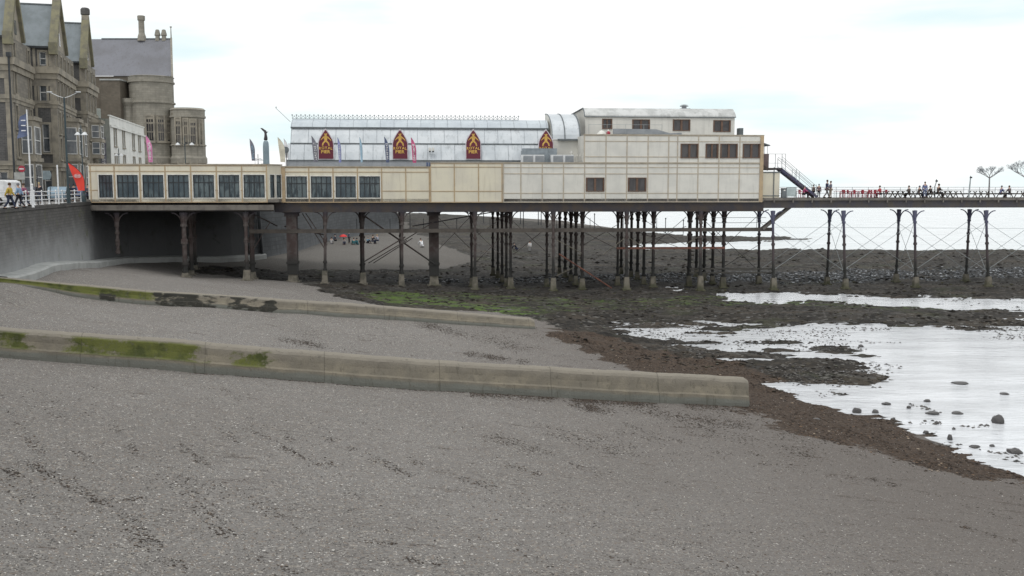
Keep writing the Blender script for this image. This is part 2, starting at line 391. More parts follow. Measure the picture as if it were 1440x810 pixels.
def pdist(X, Y, poly):                         # signed distance in metres, positive inside
    d = np.full(X.shape, 1e9)
    for i in range(len(poly)):
        ax, ay = poly[i]; bx, by = poly[(i+1) % len(poly)]; L = (bx-ax)**2+(by-ay)**2 + 1e-9
        t = np.clip(((X-ax)*(bx-ax)+(Y-ay)*(by-ay))/L, 0, 1)
        d = np.minimum(d, np.hypot(X-ax-t*(bx-ax), Y-ay-t*(by-ay)))
    return np.where(inpoly(X, Y, poly), d, -d)
REEF = plan([(262,380),(300,386),(360,391),(420,397),(465,416),(560,432),(700,440),(770,452),(800,470),(880,500),(1040,520),(1090,548),(1200,580),(1330,632),(1500,690),(2300,760),(2300,335),(1700,331),(1440,331),(1000,322),(800,318),(600,305),(560,318),(600,346),(645,361),(600,366),(540,369),(470,371),(380,373),(300,373)], -.1)
WEED = plan([(790,462),(850,474),(900,488),(1010,506),(1075,520),(1110,545),(1200,574),(1340,626),(1445,658),(1560,690),(1540,716),(1425,672),(1300,652),(1180,622),(1090,598),(1050,582),(1000,560),(880,512),(815,485),(780,468)], .15)
COBB = plan([(540,390),(700,388),(850,384),(1000,380),(1200,378),(1440,374),(1700,372),(1700,384),(1440,391),(1250,397),(1180,399),(1000,399),(880,396),(700,399),(540,396)], .1)
ALG = plan([(470,408),(560,406),(640,416),(740,434),(800,442),(790,448),(700,444),(600,432),(500,420)], .3)
ALG2 = plan([(560,404),(700,412),(850,416),(1000,412),(1300,415),(1440,425),(1440,440),(1250,438),(1100,432),(900,438),(800,446),(640,432)], .1)
SANDB = [(-60,110),(-34,116),(-27,118),(-20,122),(-9,128),(-5,138),(-8,152),(-16,172),(-24,195),(-60,215)]
def masks(X, Y):
    wob = fbm(X, Y, .18, 4, 11)*7; w2 = fbm(X, Y, .8, 3, 23)*3
    reef = np.maximum(sstep(-1.2, 1.2, pdist(X, Y, REEF)+wob*.8+w2*.6), 0)
    reef = reef*(1-sstep(-1, 1.5, pdist(X, Y, SANDB)+wob*.4+w2*.4))
    weed = sstep(-1.9, .9, pdist(X, Y, WEED)+wob*.3+w2*1.0)
    cob = sstep(-1, 3.5, pdist(X, Y, COBB)+wob*.5)
    alg = np.maximum(sstep(-1, 2.5, pdist(X, Y, ALG)+wob*.5), .90*sstep(-1, 3, pdist(X, Y, ALG2)+wob*.5))
    return reef, weed, cob, alg
def height(X, Y, reef=None, fine=True):
    X = np.asarray(X, float); Y = np.asarray(Y, float)
    h = base_h(X, Y)
    if reef is None: reef = masks(X, Y)[0]
    amp = .22 + .33*sstep(66, 84, Y) + .35*sstep(86, 125, Y)
    r = fbm(X, Y, .22, 5, 3)*.75 + fbm(X*.5, Y*1.6, .9, 3, 5)*.42 + (np.abs(fbm(X, Y, 1.7, 3, 9))-.12)*.5
    hollow = np.minimum(1, 1)
    h = h + reef*(1-sstep(82, 90, Y))*(fbm(X*.45, Y*1.3, .55, 4, 91)*.75 + fbm(X*.8, Y*2, 1.6, 3, 95)*.30)
    h = h + reef*amp*r + (1-reef)*(fbm(X, Y, .12, 3, 31)*.25 + fbm(X, Y, .7, 3, 33)*.06)
    return h
def hz(x, y): return float(height(np.array([x]), np.array([y]))[0])

rows = list(np.arange(303.0, 860.0, 1.15)) + list(np.arange(862.0, 2600.0, 22.0))
Ys = np.array([14000.0/(p-262) for p in rows]); Ts = np.linspace(-.86, .9, 940)
YY, TT = np.meshgrid(Ys, Ts, indexing='ij'); XX = TT*(YY+4)
mr, mw, mc, ma = masks(XX, YY); HH = height(XX, YY, mr)
def grid_mesh(name, XX, YY, ZZ):
    R, C = XX.shape; me = bpy.data.meshes.new(name)
    me.vertices.add(R*C); me.vertices.foreach_set('co', np.stack([XX, YY, ZZ], -1).ravel())
    idx = np.arange(R*C).reshape(R, C)
    q = np.stack([idx[:-1,:-1], idx[:-1,1:], idx[1:,1:], idx[1:,:-1]], -1).reshape(-1, 4)[:, ::-1]
    me.loops.add(q.size); me.loops.foreach_set('vertex_index', q.ravel())
    me.polygons.add(len(q)); me.polygons.foreach_set('loop_start', np.arange(len(q))*4); me.polygons.foreach_set('loop_total', np.full(len(q), 4))
    me.polygons.foreach_set('use_smooth', np.ones(len(q), bool)); me.update(); me.validate()
    return me
def setattr_f(me, name, arr):
    a = me.attributes.new(name, 'FLOAT', 'POINT'); a.data.foreach_set('value', np.ascontiguousarray(arr, dtype=np.float32).ravel())
gm = grid_mesh('beach', XX, YY, HH)
for nme, arr in (('reef', mr), ('weed', mw), ('cob', mc), ('alg', ma)): setattr_f(gm, nme, arr)
def ground_mat():
    t = NT('beach_ground'); g = t.coord(world=True)
    A = {k: t.n('ShaderNodeAttribute', attribute_name=k).outputs['Fac'] for k in ('reef', 'weed', 'cob', 'alg')}
    sp = t.n('ShaderNodeSeparateXYZ'); t.l(g, sp.inputs[0])
    big = t.noise(g, .09, 5); mid = t.noise(g, .55, 5, .6)
    c = t.mix(t.ramp(big, .35, .65), (.200,.190,.180), (.162,.152,.142))
    c = t.mix(t.math('MULTIPLY', t.ramp(mid, .4, .7), .45), c, (.155,.14,.13))
    p1 = t.n('ShaderNodeSeparateColor'); t.l(t.voro(g, 48), p1.inputs[0]); r1 = p1.outputs[0]
    p2 = t.n('ShaderNodeSeparateColor'); t.l(t.voro(g, 11), p2.inputs[0]); r2 = p2.outputs[0]
    c = t.mix(t.math('MULTIPLY', t.ramp(r1, .45, 1.0, False), .35), c, (.36,.345,.325))
    c = t.mix(t.math('MULTIPLY', t.ramp(r1, .38, .0, False), .45), c, (.10,.095,.09))
    p3 = t.n('ShaderNodeSeparateColor'); t.l(t.voro(g, 21), p3.inputs[0]); r3 = p3.outputs[0]
    dens = t.ramp(t.noise(g, .8, 5, .65), .30, .62)
    c = t.mix(t.math('MULTIPLY', t.ramp(r3, .62, .95, False), t.math('MULTIPLY', dens, .55)), c, (.33,.315,.29))
    c = t.mix(t.math('MULTIPLY', t.ramp(r3, .30, .02, False), t.math('MULTIPLY', dens, .75)), c, (.06,.055,.052))
    c = t.mix(t.math('MULTIPLY', t.ramp(p3.outputs[1], .90, .94), .5), c, (.22,.165,.12))
    c = t.mix(t.ramp(p3.outputs[2], .994, .996), c, (.62,.6,.56))
    c = t.mix(t.ramp(r1, .987, .99), c, (.72,.69,.64))
    c = t.mix(t.math('MULTIPLY', t.ramp(r2, .965, .975), .5), c, (.34,.31,.27))
    c = t.mix(t.ramp(t.math('ADD', sp.outputs[0], t.math('MULTIPLY', sp.outputs[1], .12)), -2, 22), c, t.mix(.75, c, (.12,.105,.095)))
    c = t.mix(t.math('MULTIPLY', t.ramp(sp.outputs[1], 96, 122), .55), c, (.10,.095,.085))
    # wrack streaks lying aslant on the beach
    mp = t.n('ShaderNodeMapping'); t.l(g, mp.inputs[0]); mp.inputs['Rotation'].default_value = (0, 0, math.radians(56)); mp.inputs['Scale'].default_value = (.42, 1.5, 1)
    s1 = t.noise(mp.outputs[0], 1.15, 7, .68); s2 = t.noise(g, .22, 3)
    st = t.math('MULTIPLY', t.ramp(s1, .58, .66), t.ramp(s2, .40, .54))
    st = t.math('MULTIPLY', st, t.ramp(t.noise(g, 13, 4, .75), .44, .54))
    c = t.mix(t.math('MULTIPLY', st, .9), c, (.065,.05,.042))
    fl = t.math('MULTIPLY', t.ramp(t.noise(g, 7.5, 5, .72), .665, .7), .6)
    c = t.mix(fl, c, (.075,.063,.055))
    # reef
    rn = t.noise(g, .35, 6, .65); rn2 = t.noise(t.coord((1, 2, 1), True), 2.2, 5, .7)
    rc = t.mix(t.ramp(rn, .35, .65), (.02,.0185,.017), (.042,.037,.032))
    rc = t.mix(t.math('MULTIPLY', t.ramp(rn2, .5, .68), .6), rc, (.085,.075,.058))
    rc = t.mix(t.math('MULTIPLY', t.ramp(rn2, .45, .3), .8), rc, (.022,.021,.02))
    rc = t.mix(t.math('MULTIPLY', t.ramp(t.noise(g, .16, 4), .55, .66), .3), rc, (.06,.07,.03))
    rc = t.mix(t.math('MULTIPLY', t.ramp(t.noise(t.coord((.25, .7, 1), True), .5, 5, .65), .5, .62), .65), rc, (.072,.06,.047))
    rc = t.mix(t.math('MULTIPLY', t.ramp(t.noise(t.coord((.2, .6, 1), True), .8, 5, .65), .56, .66), .5), rc, (.10,.10,.095))
    vs = t.n('ShaderNodeSeparateColor'); t.l(t.voro(t.coord((1, 1.6, 1), True), 3.6), vs.inputs[0])
    rc = t.mix(t.math('MULTIPLY', t.ramp(vs.outputs[0], .90, .94), .55), rc, (.17,.165,.155))  # glints painted into the reef colour as scattered pale cells
    rc = t.mix(t.math('MULTIPLY', t.ramp(vs.outputs[1], .22, .12), .7), rc, (.014,.013,.012))
    cc = t.mix(t.ramp(t.voro(g, 1.9, 'Distance'), .18, .42), t.mix(vs.outputs[1], (.05,.053,.056), (.24,.25,.26)), (.03,.03,.03))
    rc = t.mix(t.math('MULTIPLY', A['cob'], t.ramp(t.noise(g, .3, 4), .36, .5)), rc, cc)
    edge = t.ramp(t.math('ADD', A['reef'], t.math('MULTIPLY', t.math('SUBTRACT', t.noise(g, 3, 5, .7), .5), .9)), .4, .6)
    c = t.mix(edge, c, rc)
    # wrack band
    wn = t.noise(g, 7, 5, .7); wc = t.mix(t.ramp(wn, .4, .62), (.04,.03,.024), (.085,.062,.046))
    wc = t.mix(t.ramp(t.noise(g, 18, 3, .6), .66, .7), wc, (.2,.135,.09))
    we = t.ramp(t.math('ADD', A['weed'], t.math('MULTIPLY', t.noise(g, 2.6, 7, .75), 1.1)), 1.08, 1.32)
    c = t.mix(we, c, wc)
    al = t.ramp(t.math('ADD', A['alg'], t.math('MULTIPLY', t.noise(t.coord((.5, 1.6, 1), True), 1.0, 8, .75), 1.5)), 1.66, 1.86)
    c = t.mix(al, c, t.mix(t.noise(g, 6, 4), (.045,.08,.018), (.13,.20,.045)))
    rough = t.mix(edge, (.9,.9,.9), (.8,.8,.8))
    rr = t.n('ShaderNodeSeparateColor'); t.l(rough, rr.inputs[0])
    hb = t.math('ADD', t.math('MULTIPLY', t.voro(g, 38, 'Distance'), -.02), t.math('MULTIPLY', t.noise(g, 3.5, 6, .65), .16))
    t.bump(hb, .75, .5)
    return t.out(c, rr.outputs[0], .15)
gm.materials.append(ground_mat())
go = bpy.data.objects.new('beach', gm); COL.objects.link(go); tag(go, kind='structure', label='grey shingle beach running down to dark weedy reef')

def water_mat(name, c, sx, sy, strength, dist, rough=.05):
    t = NT(name); v = t.coord((sx, sy, 1), True)
    t.bump(t.math('ADD', t.noise(v, 1.0, 4), t.math('MULTIPLY', t.noise(v, 5, 3), .3)), strength, dist)
    cc = t.mix(t.ramp(t.noise(t.coord((.12, .4, 1), True), 1.0, 5, .65), .4, .62), c, sc(c, .78))
    t.out(cc, rough, .5); t.b.inputs['IOR'].default_value = 1.45
    return t.m
wp = MB().add([(-20,22,POOL),(160,22,POOL),(160,112,POOL),(-20,112,POOL)], [(0,1,2,3)])
tag(wp.build('pool_water', water_mat('pool_water', (.70,.72,.75), .9, 2.2, .9, .09, .08)), kind='structure')
sea = MB().add([(-9000,160,SEA),(9000,160,SEA),(9000,14000,SEA),(-9000,14000,SEA)], [(0,1,2,3)])
tag(sea.build('sea', water_mat('sea_water', (.60,.65,.67), .12, .35, .5, .5, .15)), kind='structure')
pr = MB()
outer = [(-260, WALLTOP[0][1]-20)] + [(-260, y) for x, y in WALLTOP] + [(-260, 420)]
wt = [(WALLTOP[0][0]+1, -20)] + WALLTOP + [(-60, 420)]
for i in range(len(wt)-1): pr.add([(*outer[i],PZ-.02),(*wt[i],PZ-.02),(*wt[i+1],PZ-.02),(*outer[i+1],PZ-.02)], [(0,1,2,3)])
tag(pr.build('promenade', M['prom']), kind='structure')
rd = MB()
for i in range(1, len(wt)-5):
    (a, b), (c, d) = wt[i], wt[i+1]
    rd.add([(a-11,b,PZ-.015),(a-5,b,PZ-.015),(c-5,d,PZ-.015),(c-11,d,PZ-.015)], [(0,1,2,3)])
tag(rd.build('road', pm('asphalt', (.06,.06,.062), rough=.9)), kind='structure')

# ------------------------------------------------------------------ sea wall, apron, railing
def normals(pl):
    r = []
    for i in range(len(pl)):
        a = Vector(pl[max(i-1,0)]); b = Vector(pl[min(i+1,len(pl)-1)]); d = (b-a).normalized(); r.append(Vector((d.y, -d.x)))
    return r
def resample(pl, step):
    out = []
    for i in range(len(pl)-1):
        a, b = Vector(pl[i]), Vector(pl[i+1]); n = max(1, int((b-a).length/step))
        for k in range(n): out.append(a.lerp(b, k/n))
    out.append(Vector(pl[-1])); 
    for _ in range(3): out = [out[0]] + [(out[i-1]+out[i]*2+out[i+1])/4 for i in range(1, len(out)-1)] + [out[-1]]
    return [tuple(p) for p in out]
WT = resample(WALLTOP, 2.0); WN = normals(WT)
def strip(prof, pts, nrm):                     # prof: list of (offset to the sea, z or callable)
    m = MB(); k = len(prof)
    for p, n in zip(pts, nrm):
        for off, z in prof:
            q = (p[0]+n.x*off, p[1]+n.y*off); m.v.append((*q, z(p, n) if callable(z) else z))
    for i in range(len(pts)-1):
        for j in range(k-1): a = i*k+j; m.f.append((a, a+1, a+k+1, a+k))
    return m
isplit = next(i for i, p in enumerate(WT) if p[1] > 121)
def gb(off): return lambda p, n: hz(p[0]+n.x*off, p[1]+n.y*off)
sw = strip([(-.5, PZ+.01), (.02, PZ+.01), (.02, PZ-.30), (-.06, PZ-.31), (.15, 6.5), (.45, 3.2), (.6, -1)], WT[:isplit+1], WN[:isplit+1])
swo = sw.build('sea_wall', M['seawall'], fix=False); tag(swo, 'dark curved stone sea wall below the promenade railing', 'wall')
fw = strip([(-.5, PZ+.01), (.02, PZ+.01), (.02, PZ-.3), (.35, 6.5), (1.0, 1.2), (1.2, -1)], WT[isplit:], WN[isplit:])
fw.build('harbour_wall', M['farwall'], fix=False); tag(bpy.data.objects['harbour_wall'], 'grey stone wall seen beyond the pier legs above the sand', 'wall')
i0 = next(i for i, p in enumerate(WT) if p[1] > 63)
ap = strip([(.1, lambda p, n: hz(p[0]+n.x*1.6, p[1]+n.y*1.6)+.75), (1.3, lambda p, n: hz(p[0]+n.x*1.6, p[1]+n.y*1.6)+.62), (1.42, lambda p, n: hz(p[0]+n.x*1.6, p[1]+n.y*1.6)+.5), (1.5, -1)], WT[i0:isplit+2], WN[i0:isplit+2])
tag(ap.build('concrete_apron', M['pale_conc'], fix=False), 'pale concrete step along the foot of the dark sea wall', 'concrete step')
# pipe down the wall end
pc = W(U(327,12,330), 12)
tag(MB().tube((-30.9,123.2,1.0),(-31.4,123.4,9.2),.22,n=8).build('drain_pipe', M['dark_metal']), 'black vertical pipe at the end of the dark wall under the pier', 'pipe')

rail = thing('promenade_railing', 'white three-rail metal railing along the top of the sea wall', 'railing', (-31.7,61.7,PZ))
ro = (-31.7,61.7,PZ)
acc = 0; posts = []; last = None
for p, n in zip(WT, WN):
    if p[1] < 44 or p[1] > 97.6: continue
    posts.append((p[0]-n.x*.2, p[1]-n.y*.2))
rs = resample(posts, .5); L = 0; pl = [rs[0]]
for a, b in zip(rs, rs[1:]):
    L += math.dist(a, b)
    if L >= 2.55: pl.append(b); L = 0
pl.append(rs[-1])
pm_ = MB(); pm_.lathe([(.11,0),(.11,.06),(.06,.09),(.05,.45),(.065,.48),(.05,.51),(.045,1.05),(.065,1.1),(.07,1.16),(.03,1.2)], 8)
first = pm_.build('post', M['rail_white'], rail, loc=(pl[0][0]-ro[0], pl[0][1]-ro[1], 0))
for q in pl[1:]:
    c = first.copy(); COL.objects.link(c); c.location = (q[0]-ro[0], q[1]-ro[1], 0)
for h in (.42, .76, 1.08):
    r = MB()
    for a, b in zip(pl, pl[1:]): r.tube((*a, PZ+h), (*b, PZ+h), .035, n=6)
    r.build('rail', M['rail_white'], rail, off=ro)

# ------------------------------------------------------------------ groynes
def groyne(seg, ytops, w, label, n=120, moss=None, black=None, r_end=.35):
    (x0,y0),(x1,y1) = seg; d = Vector((x1-x0, y1-y0)); L = d.length; d.normalize(); nn = Vector((d.y, -d.x))
    pxs = [a for a, b in ytops]; zt = []
    for a, b in ytops: zt.append(on(seg, a, b))
    sx = [(Vector((q[0]-x0, q[1]-y0))).dot(d) for q in zt]; sz = [q[2] for q in zt]
    prof = [(w/2+.28, -1, 0), (w/2+.28, 0, .12), (w/2+.24, 0, .36), (w/2+.08, 0, .40), (w/2, 0, .62), (w/2-.03, 0, .86), (w/2-.10, 0, .95), (w/2-.22, 0, 1), (0, .03, 1), (-w/2+.2, 0, 1), (-w/2+.03, 0, .9), (-w/2, -1, 0)]
    m = MB(); hh = []; mo = []; bk = []; alg_ = []; K = len(prof)
    for i in range(n+1):
        t = L*i/n; e = 1.0; zo = 0
        rem = L - t
        if rem < r_end: e = .55 + .45*math.sqrt(max(0, 1-(1-rem/r_end)**2)); zo = (1-e)*.35
        X = x0+d.x*t; Y = y0+d.y*t; T = float(np.interp(t, sx, sz)) + .03*noise.noise((t*.8, 0, seg[0][1])) + .018*noise.noise((t*3.1, 4, seg[0][1])) - zo
        px = proj(X, Y, T)[0]
        for off, dz, h in prof:
            bz = hz_ls(X, Y, t)
            z = -1.5 if dz == -1 else bz + (T-bz)*h + dz
            jit = .03*noise.noise((t*1.7, h*4, off*3)) + .02*noise.noise((t*6, h*7, off*5))
            m.v.append((X+nn.x*(off*e+jit), Y+nn.y*(off*e+jit), z)); hh.append(h); alg_.append(t)
            mo.append(np.interp(px, *moss) if moss else 0); bk.append(np.interp(px, *black) if black else 0)
    for i in range(n):
        for j in range(K-1): a = i*K+j; m.f.append((a, a+1, a+K+1, a+K))
    m.f.append(tuple(range(n*K, n*K+K)))
    o = m.build('groyne', M['groyne'], fix=True, smooth=False)
    for k, arr in (('hh', hh), ('moss', mo), ('black', bk), ('along', alg_)): setattr_f(o.data, k, np.array(arr))
    return tag(o, label, 'groyne')
def mkls(seg, n):
    ts = np.linspace(0, 1, n); X = seg[0][0]+(seg[1][0]-seg[0][0])*ts; Y = seg[0][1]+(seg[1][1]-seg[0][1])*ts-.5
    Hs = height(X, Y); L = math.dist(*seg)
    return lambda x, y, t: float(np.interp(t/L, ts, Hs))
hz_ls = mkls(G1, 40)
groyne(G1, [(-60,455),(0,461),(100,468),(250,478),(400,491),(600,506),(800,518),(950,526),(1050,531)], .75,
       'long low concrete groyne nearest the viewer with green moss on its left end', 160,
       moss=([0,30,45,75,110,200,270,310,335,360,400,450,1440],[.66,.64,.46,.44,.62,.66,.63,.48,.6,.62,.44,.25,0]))
hz_ls = mkls(G2, 40)
groyne(G2, [(-40,386),(0,390),(100,399),(200,408),(330,416),(400,421),(500,427),(620,437),(751,448)], .6,
       'farther shorter concrete groyne with mossy green then black weedy side', 120,
       moss=([0,60,200,215,300,380,400,1440],[.7,.7,.68,.6,.45,.1,0,0]), black=([0,125,140,160,185,208,215,380,388,400,1440],[0,0,.50,.52,.1,.1,.57,.56,.45,.1,0]), r_end=.3)

# ------------------------------------------------------------------ THE PIER (deck, girders, piles)
PR = thing('pier', 'old iron pier with timber deck on rows of dark piles', 'pier', (PX0, PY0, 0), ANG)
DZ = 9.75
uL = U(133, 0); uE = U(1075, 0); uR = U(1560, 0); HV = 19.0
MB().box(-.5, uE, -.0, HV, DZ-.35, DZ-.05).build('deck', M['timber'], PR)
MB().box(-2, U(396,0), -2.0, -.004, DZ-.35, DZ-.05).build('deck', M['timber'], PR)
m = MB(); uA = uE+.004
m.box(uA, uR, .0, 6.2, DZ-.22, DZ)
m.build('deck', M['timber'], PR)
m = MB()
u = uA+1
while u < uR: m.box(u, u+.12, -.12, -.02, DZ-.5, DZ+.02); u += 2.1
m.box(uA, uR, -.06, -.01, DZ-.26, DZ-.02)
m.build('deck_edge', M['timber'], PR)
m = MB(); m.box(U(385,0), uE, .15, .4, 8.38, DZ-.36); m.box(U(385,0), uE, .02, .56, 8.33, 8.41)
m.build('girder', M['girder'], PR)
m = MB(); m.box(uA, uR, .15, .4, 8.72, DZ-.24); m.box(uA, uR, .02, .56, 8.68, 8.75); m.build('girder', M['blue_girder'], PR)
m = MB(); m.box(uA, uR, 5.5, 5.8, 8.72, DZ-.24); m.build('girder', M['blue_iron'], PR)
for v in (2.5, 6.5, 10.5, 14.5, 18.5):
    MB().box(U(385,v), uE, v, v+.3, 8.5, DZ-.36).build('girder', M['girder'], PR)
m = MB(); m.box(-1.5, U(385,-2.2,290), -2.25, -2.0, 8.62, 9.14)
m.build('edge_beam', M['timber'], PR)
m = MB(); m.box(-1.0, U(385,0), -.6, -.2, 8.45, 9.2); m.build('girder', M['girder'], PR)
m = MB(); u = 2.0
while u < uE: m.box(u, u+.2, .6, HV-.2, 8.75, DZ-.37); u += 2.6
m.build('cross_joists', M['girder'], PR)
npile = [0]
def pile(px, v, bpx=None, r=.13, top=8.4, foot=True, fh=1.0, fw=.33, thick=False, brk=True, blue=False, base=None):
    u = U(px, v, 330); ub = U(bpx, v, 395) if bpx else u
    x, y = W(ub, v); zb = base if base is not None else hz(x, y) - .15
    def at(z): t = (z-zb)/(top-zb); return (ub+(u-ub)*t, v, z)
    zf = zb+.15+fh; m = MB(); mat = M['pile']
    if thick:
        m.bar(at(zf-.1), at(top), 1.05, 1.05); m.bar(at(zf+1), at(zf+1.25), 1.2, 1.2); m.bar(at(top-.5), at(top), 1.4, 1.2)
    else:
        m.tube(at(zf-.1), at(top), r*1.08, r, 8)
        for zc in (zf+.1, zf+.9, top-1.3, top-2.8, (zf+top)/2):
            if zc < top: m.tube(at(zc-.12), at(zc+.12), r*1.55, n=8)
        m.tube(at(top-.9), at(top-.02), r*1.3, r*2.0, 8)
    o = m.build('pile', mat if not blue else M['blue_pile'], PR)
    if brk:
        sp_ = .95
        for sgn in (-1, 1):
            pp = None; b = MB()
            for k in range(6):
                a = k/5*PI/2; q = (u+sgn*(r+sp_*(1-math.cos(a))), v, top-1.15+1.1*math.sin(a))
                if pp: b.bar(pp, q, .09, .10)
                pp = q
            b.build('bracket', M['blue_pile'] if blue else M['pile'], o)
    if foot:
        f = MB(); w = fw; X0, _, _ = at(zb)
        f.add([(X0-w,v-w,zb-.4),(X0+w,v-w,zb-.4),(X0+w,v+w,zb-.4),(X0-w,v+w,zb-.4),(X0-w*.66,v-w*.66,zf),(X0+w*.66,v-w*.66,zf),(X0+w*.66,v+w*.66,zf),(X0-w*.66,v+w*.66,zf)],
              [(0,3,2,1),(4,5,6,7),(0,1,5,4),(1,2,6,5),(2,3,7,6),(3,0,4,7)])
        f.box(X0-w*1.25, X0+w*1.25, v-w*1.25, v+w*1.25, zb-.4, zb+.26)
        f.build('footing', M['foot'], o)
    return o
def bp():
    t = NT('blue_pile'); g = t.coord(world=True); sp = t.n('ShaderNodeSeparateXYZ'); t.l(g, sp.inputs[0]); z = sp.outputs[2]
    c = t.mix(t.ramp(z, 4.8, 7.6), (.075,.06,.062), (.105,.108,.165)); c = t.mix(t.ramp(z, 3.4, 2.4), c, (.035,.035,.032))
    return t.out(c, .7, .3)
M['blue_pile'] = bp()
pile(165, -1.6, foot=False, r=.15, base=3.2, brk=True)
pile(259, -1.6, r=.22, fh=.5, fw=.42); pile(268, 3, r=.2, fh=.5); pile(273, 8, r=.2, fh=.5, brk=False)
pile(346, -1.6, r=.16, fh=1.1, fw=.45, brk=True); pile(354, 1.5, r=.24, fh=.8, fw=.4, brk=False); 
pile(411, 1.2, fh=.9, thick=True, fw=.6)
for px, pb in ((458,457),(566,565),(668,668),(778,778),(881,881),(985,985)):
    pile(px, .2, pb, r=.145, fh=1.35 if px < 900 else 1.6, fw=.36)
pile(1086, .2, 1088, r=.13, fh=1.3, fw=.36, blue=True)
for px, pb in ((1185,1189),(1285,1288),(1385,1390),(1486,1493)): pile(px, .2, pb, r=.13, fh=1.1, fw=.34, blue=True)
for px, pb in ((1067,1067),(1166,1163),(1263,1260),(1362,1358),(1460,1454)): pile(px, 5.6, pb, r=.13, fh=.9, fw=.34, blue=True)
for px in (769, 869): pile(px, 5.4, r=.13)
pile(970, 5.4, r=.2, fh=1.2); pile(663, 5.4, r=.13); pile(563, 5.4, r=.12)
for pl5, th in (((510,508,0,0,0), False), ((610,609,607,606,605), True), ((718,712,706,700,693), False), ((819,810,803,795,787), False), ((919,906,897,888,874), False), ((1018,1003,991,980,970), False)):
    px = pl5[0]
    for k, v in enumerate((2.6, 6.6, 10.6, 14.6, 18.6)):
        d = pl5[k]
        if px == 510 and k > 1: continue
        if px == 610 and k > 0: continue
        pile(d, v, r=.16 if px != 718 else .14, thick=th and k < 2, fh=1.2 if k == 0 else .9, fw=(.6 if th else .38) if k == 0 else .3, brk=(k < 3))
# walkway slung under the deck, rails and ladder
ww = MB(); zA = Z(322, U(700,1), 1)
for a, b in ((350, 1085),): ww.box(U(a,1.0), U(b,1.0), .7, 1.9, zA-.30, zA-.02); ww.box(U(a,1.0), U(b,1.0), .6, .72, zA-.34, zA+.06)
ww.build('walkway', pm('dark_timber', (.12,.105,.092), (.085,.075,.068), 1.2, .85), PR)
r_ = MB()
for px in range(360, 1085, 47): uu = U(px, 1.9); r_.tube((uu, 1.85, zA), (uu, 1.85, zA+1.1), .03, n=5)
r_.build('walkway_posts', M['dark_metal'], PR)
r_ = MB()
for h in (.55, 1.1): r_.tube((U(1000,1.9),1.85,zA+h), (U(1078,1.9),1.85,zA+h), .025, n=5)
r_.build('walkway_rail', M['rail_grey'], PR)
st_ = MB(); a = (U(1073,.4,326), .4, zA-.1); b = (U(1114,.4,292), .4, 8.9)
st_.bar(a, b, .07, .26); st_.bar((a[0], 1.2, a[2]), (b[0], 1.2, b[2]), .07, .26)
for k in range(1, 13): t = k/13; x = a[0]+(b[0]-a[0])*t; z = a[2]+(b[2]-a[2])*t; st_.box(x-.12, x+.12, .4, 1.2, z-.02, z+.02)
st_.build('underdeck_stair', M['timber'], PR)
MB().bar((*[U(868,.8)],.8,Z(349,U(868),.8)), (U(1021,.8),.8,Z(348.5,U(1021),.8)), .16, .22).build('tie_beam', M['rust'], PR)
for py in (378, 383.5): MB().bar((U(972,.6),.6,Z(py,U(972),.6)), (U(1092,.6),.6,Z(py,U(1092),.6)), .15, .16).build('tie_beam', M['weedrock'], PR)
for (x0,y0,x1,y1,v,r,mm) in [(430,300,460,345,1,.05,'pile'),(425,300,456,349,1,.05,'pile'),(512,368,570,333,1,.07,'pile'),(518,370,572,338,1.2,.05,'pile'),(525,370,580,335,1.4,.05,'pile'),
        (510,302,612,372,2.0,.09,'pile'),(565,340,610,312,1.2,.05,'pile'),(352,300,380,312,1,.05,'pile'),(380,312,352,358,1,.05,'pile'),(400,318,455,330,3,.07,'pile'),(350,298,390,318,3,.07,'pile'),
        (580,318,700,297,2,.06,'girder'),(610,300,664,352,2.5,.03,'pile'),(664,302,612,356,2.5,.03,'pile'),(664,320,718,372,1,.03,'pile'),(718,320,666,372,1,.03,'pile'),(672,330,716,300,1,.03,'pile'),
        (718,308,774,360,2,.03,'pile'),(774,316,722,358,2,.03,'pile'),(786,357,860,405,.6,.08,'rust'),(782,337,818,356,.4,.045,'foot'),(782,388,808,376,.4,.045,'foot'),
        (776,304,868,350,3,.03,'pile'),(868,316,820,345,3,.03,'pile'),(848,358,880,334,.4,.04,'foot'),(884,334,905,348,.4,.04,'foot'),(820,302,866,335,3,.03,'pile'),
        (881,320,965,352,2,.03,'pile'),(965,318,884,352,2,.03,'pile'),(900,306,965,345,4,.03,'pile'),(965,305,918,345,4,.03,'pile'),(965,343,984,332,.4,.045,'foot'),(987,330,1018,360,.4,.04,'pile'),
        (985,316,1020,345,2,.03,'pile'),(1018,320,990,348,2,.03,'pile'),(985,305,1066,380,4,.03,'pile'),(1066,303,1020,345,4,.03,'pile'),(1066,345,1010,380,4,.03,'pile')]:
    MB().tube((U(x0,v,y0),v,Z(y0,U(x0,v,y0),v)), (U(x1,v,y1),v,Z(y1,U(x1,v,y1),v)), r, n=5).build('brace', M[mm], PR)
fr = [1087,1186,1286,1387,1490]; bk = [1067,1164,1261,1360,1457]
for i in range(4):
    for row, v in ((fr, .2), (bk, 5.6)):
        a, b = row[i], row[i+1]
        for (s0, s1) in ((a, b), (b, a)):
            MB().tube((U(s0,v,312),v,Z(312,U(s0,v),v)), (U(s1,v,380),v,Z(380,U(s1,v),v)), .022, n=4).build('tie_rod', M['rail_grey'], PR)
    for (p0, v0, p1, v1) in ((fr[i+1], .2, bk[i+1], 5.6), (bk[i+1], 5.6, fr[i+1], .2)):
        MB().tube((U(p0,v0,312),v0,Z(312,U(p0,v0),v0)), (U(p1,v1,382),v1,Z(382,U(p1,v1),v1)), .022, n=4).build('tie_rod', M['rail_grey'], PR)
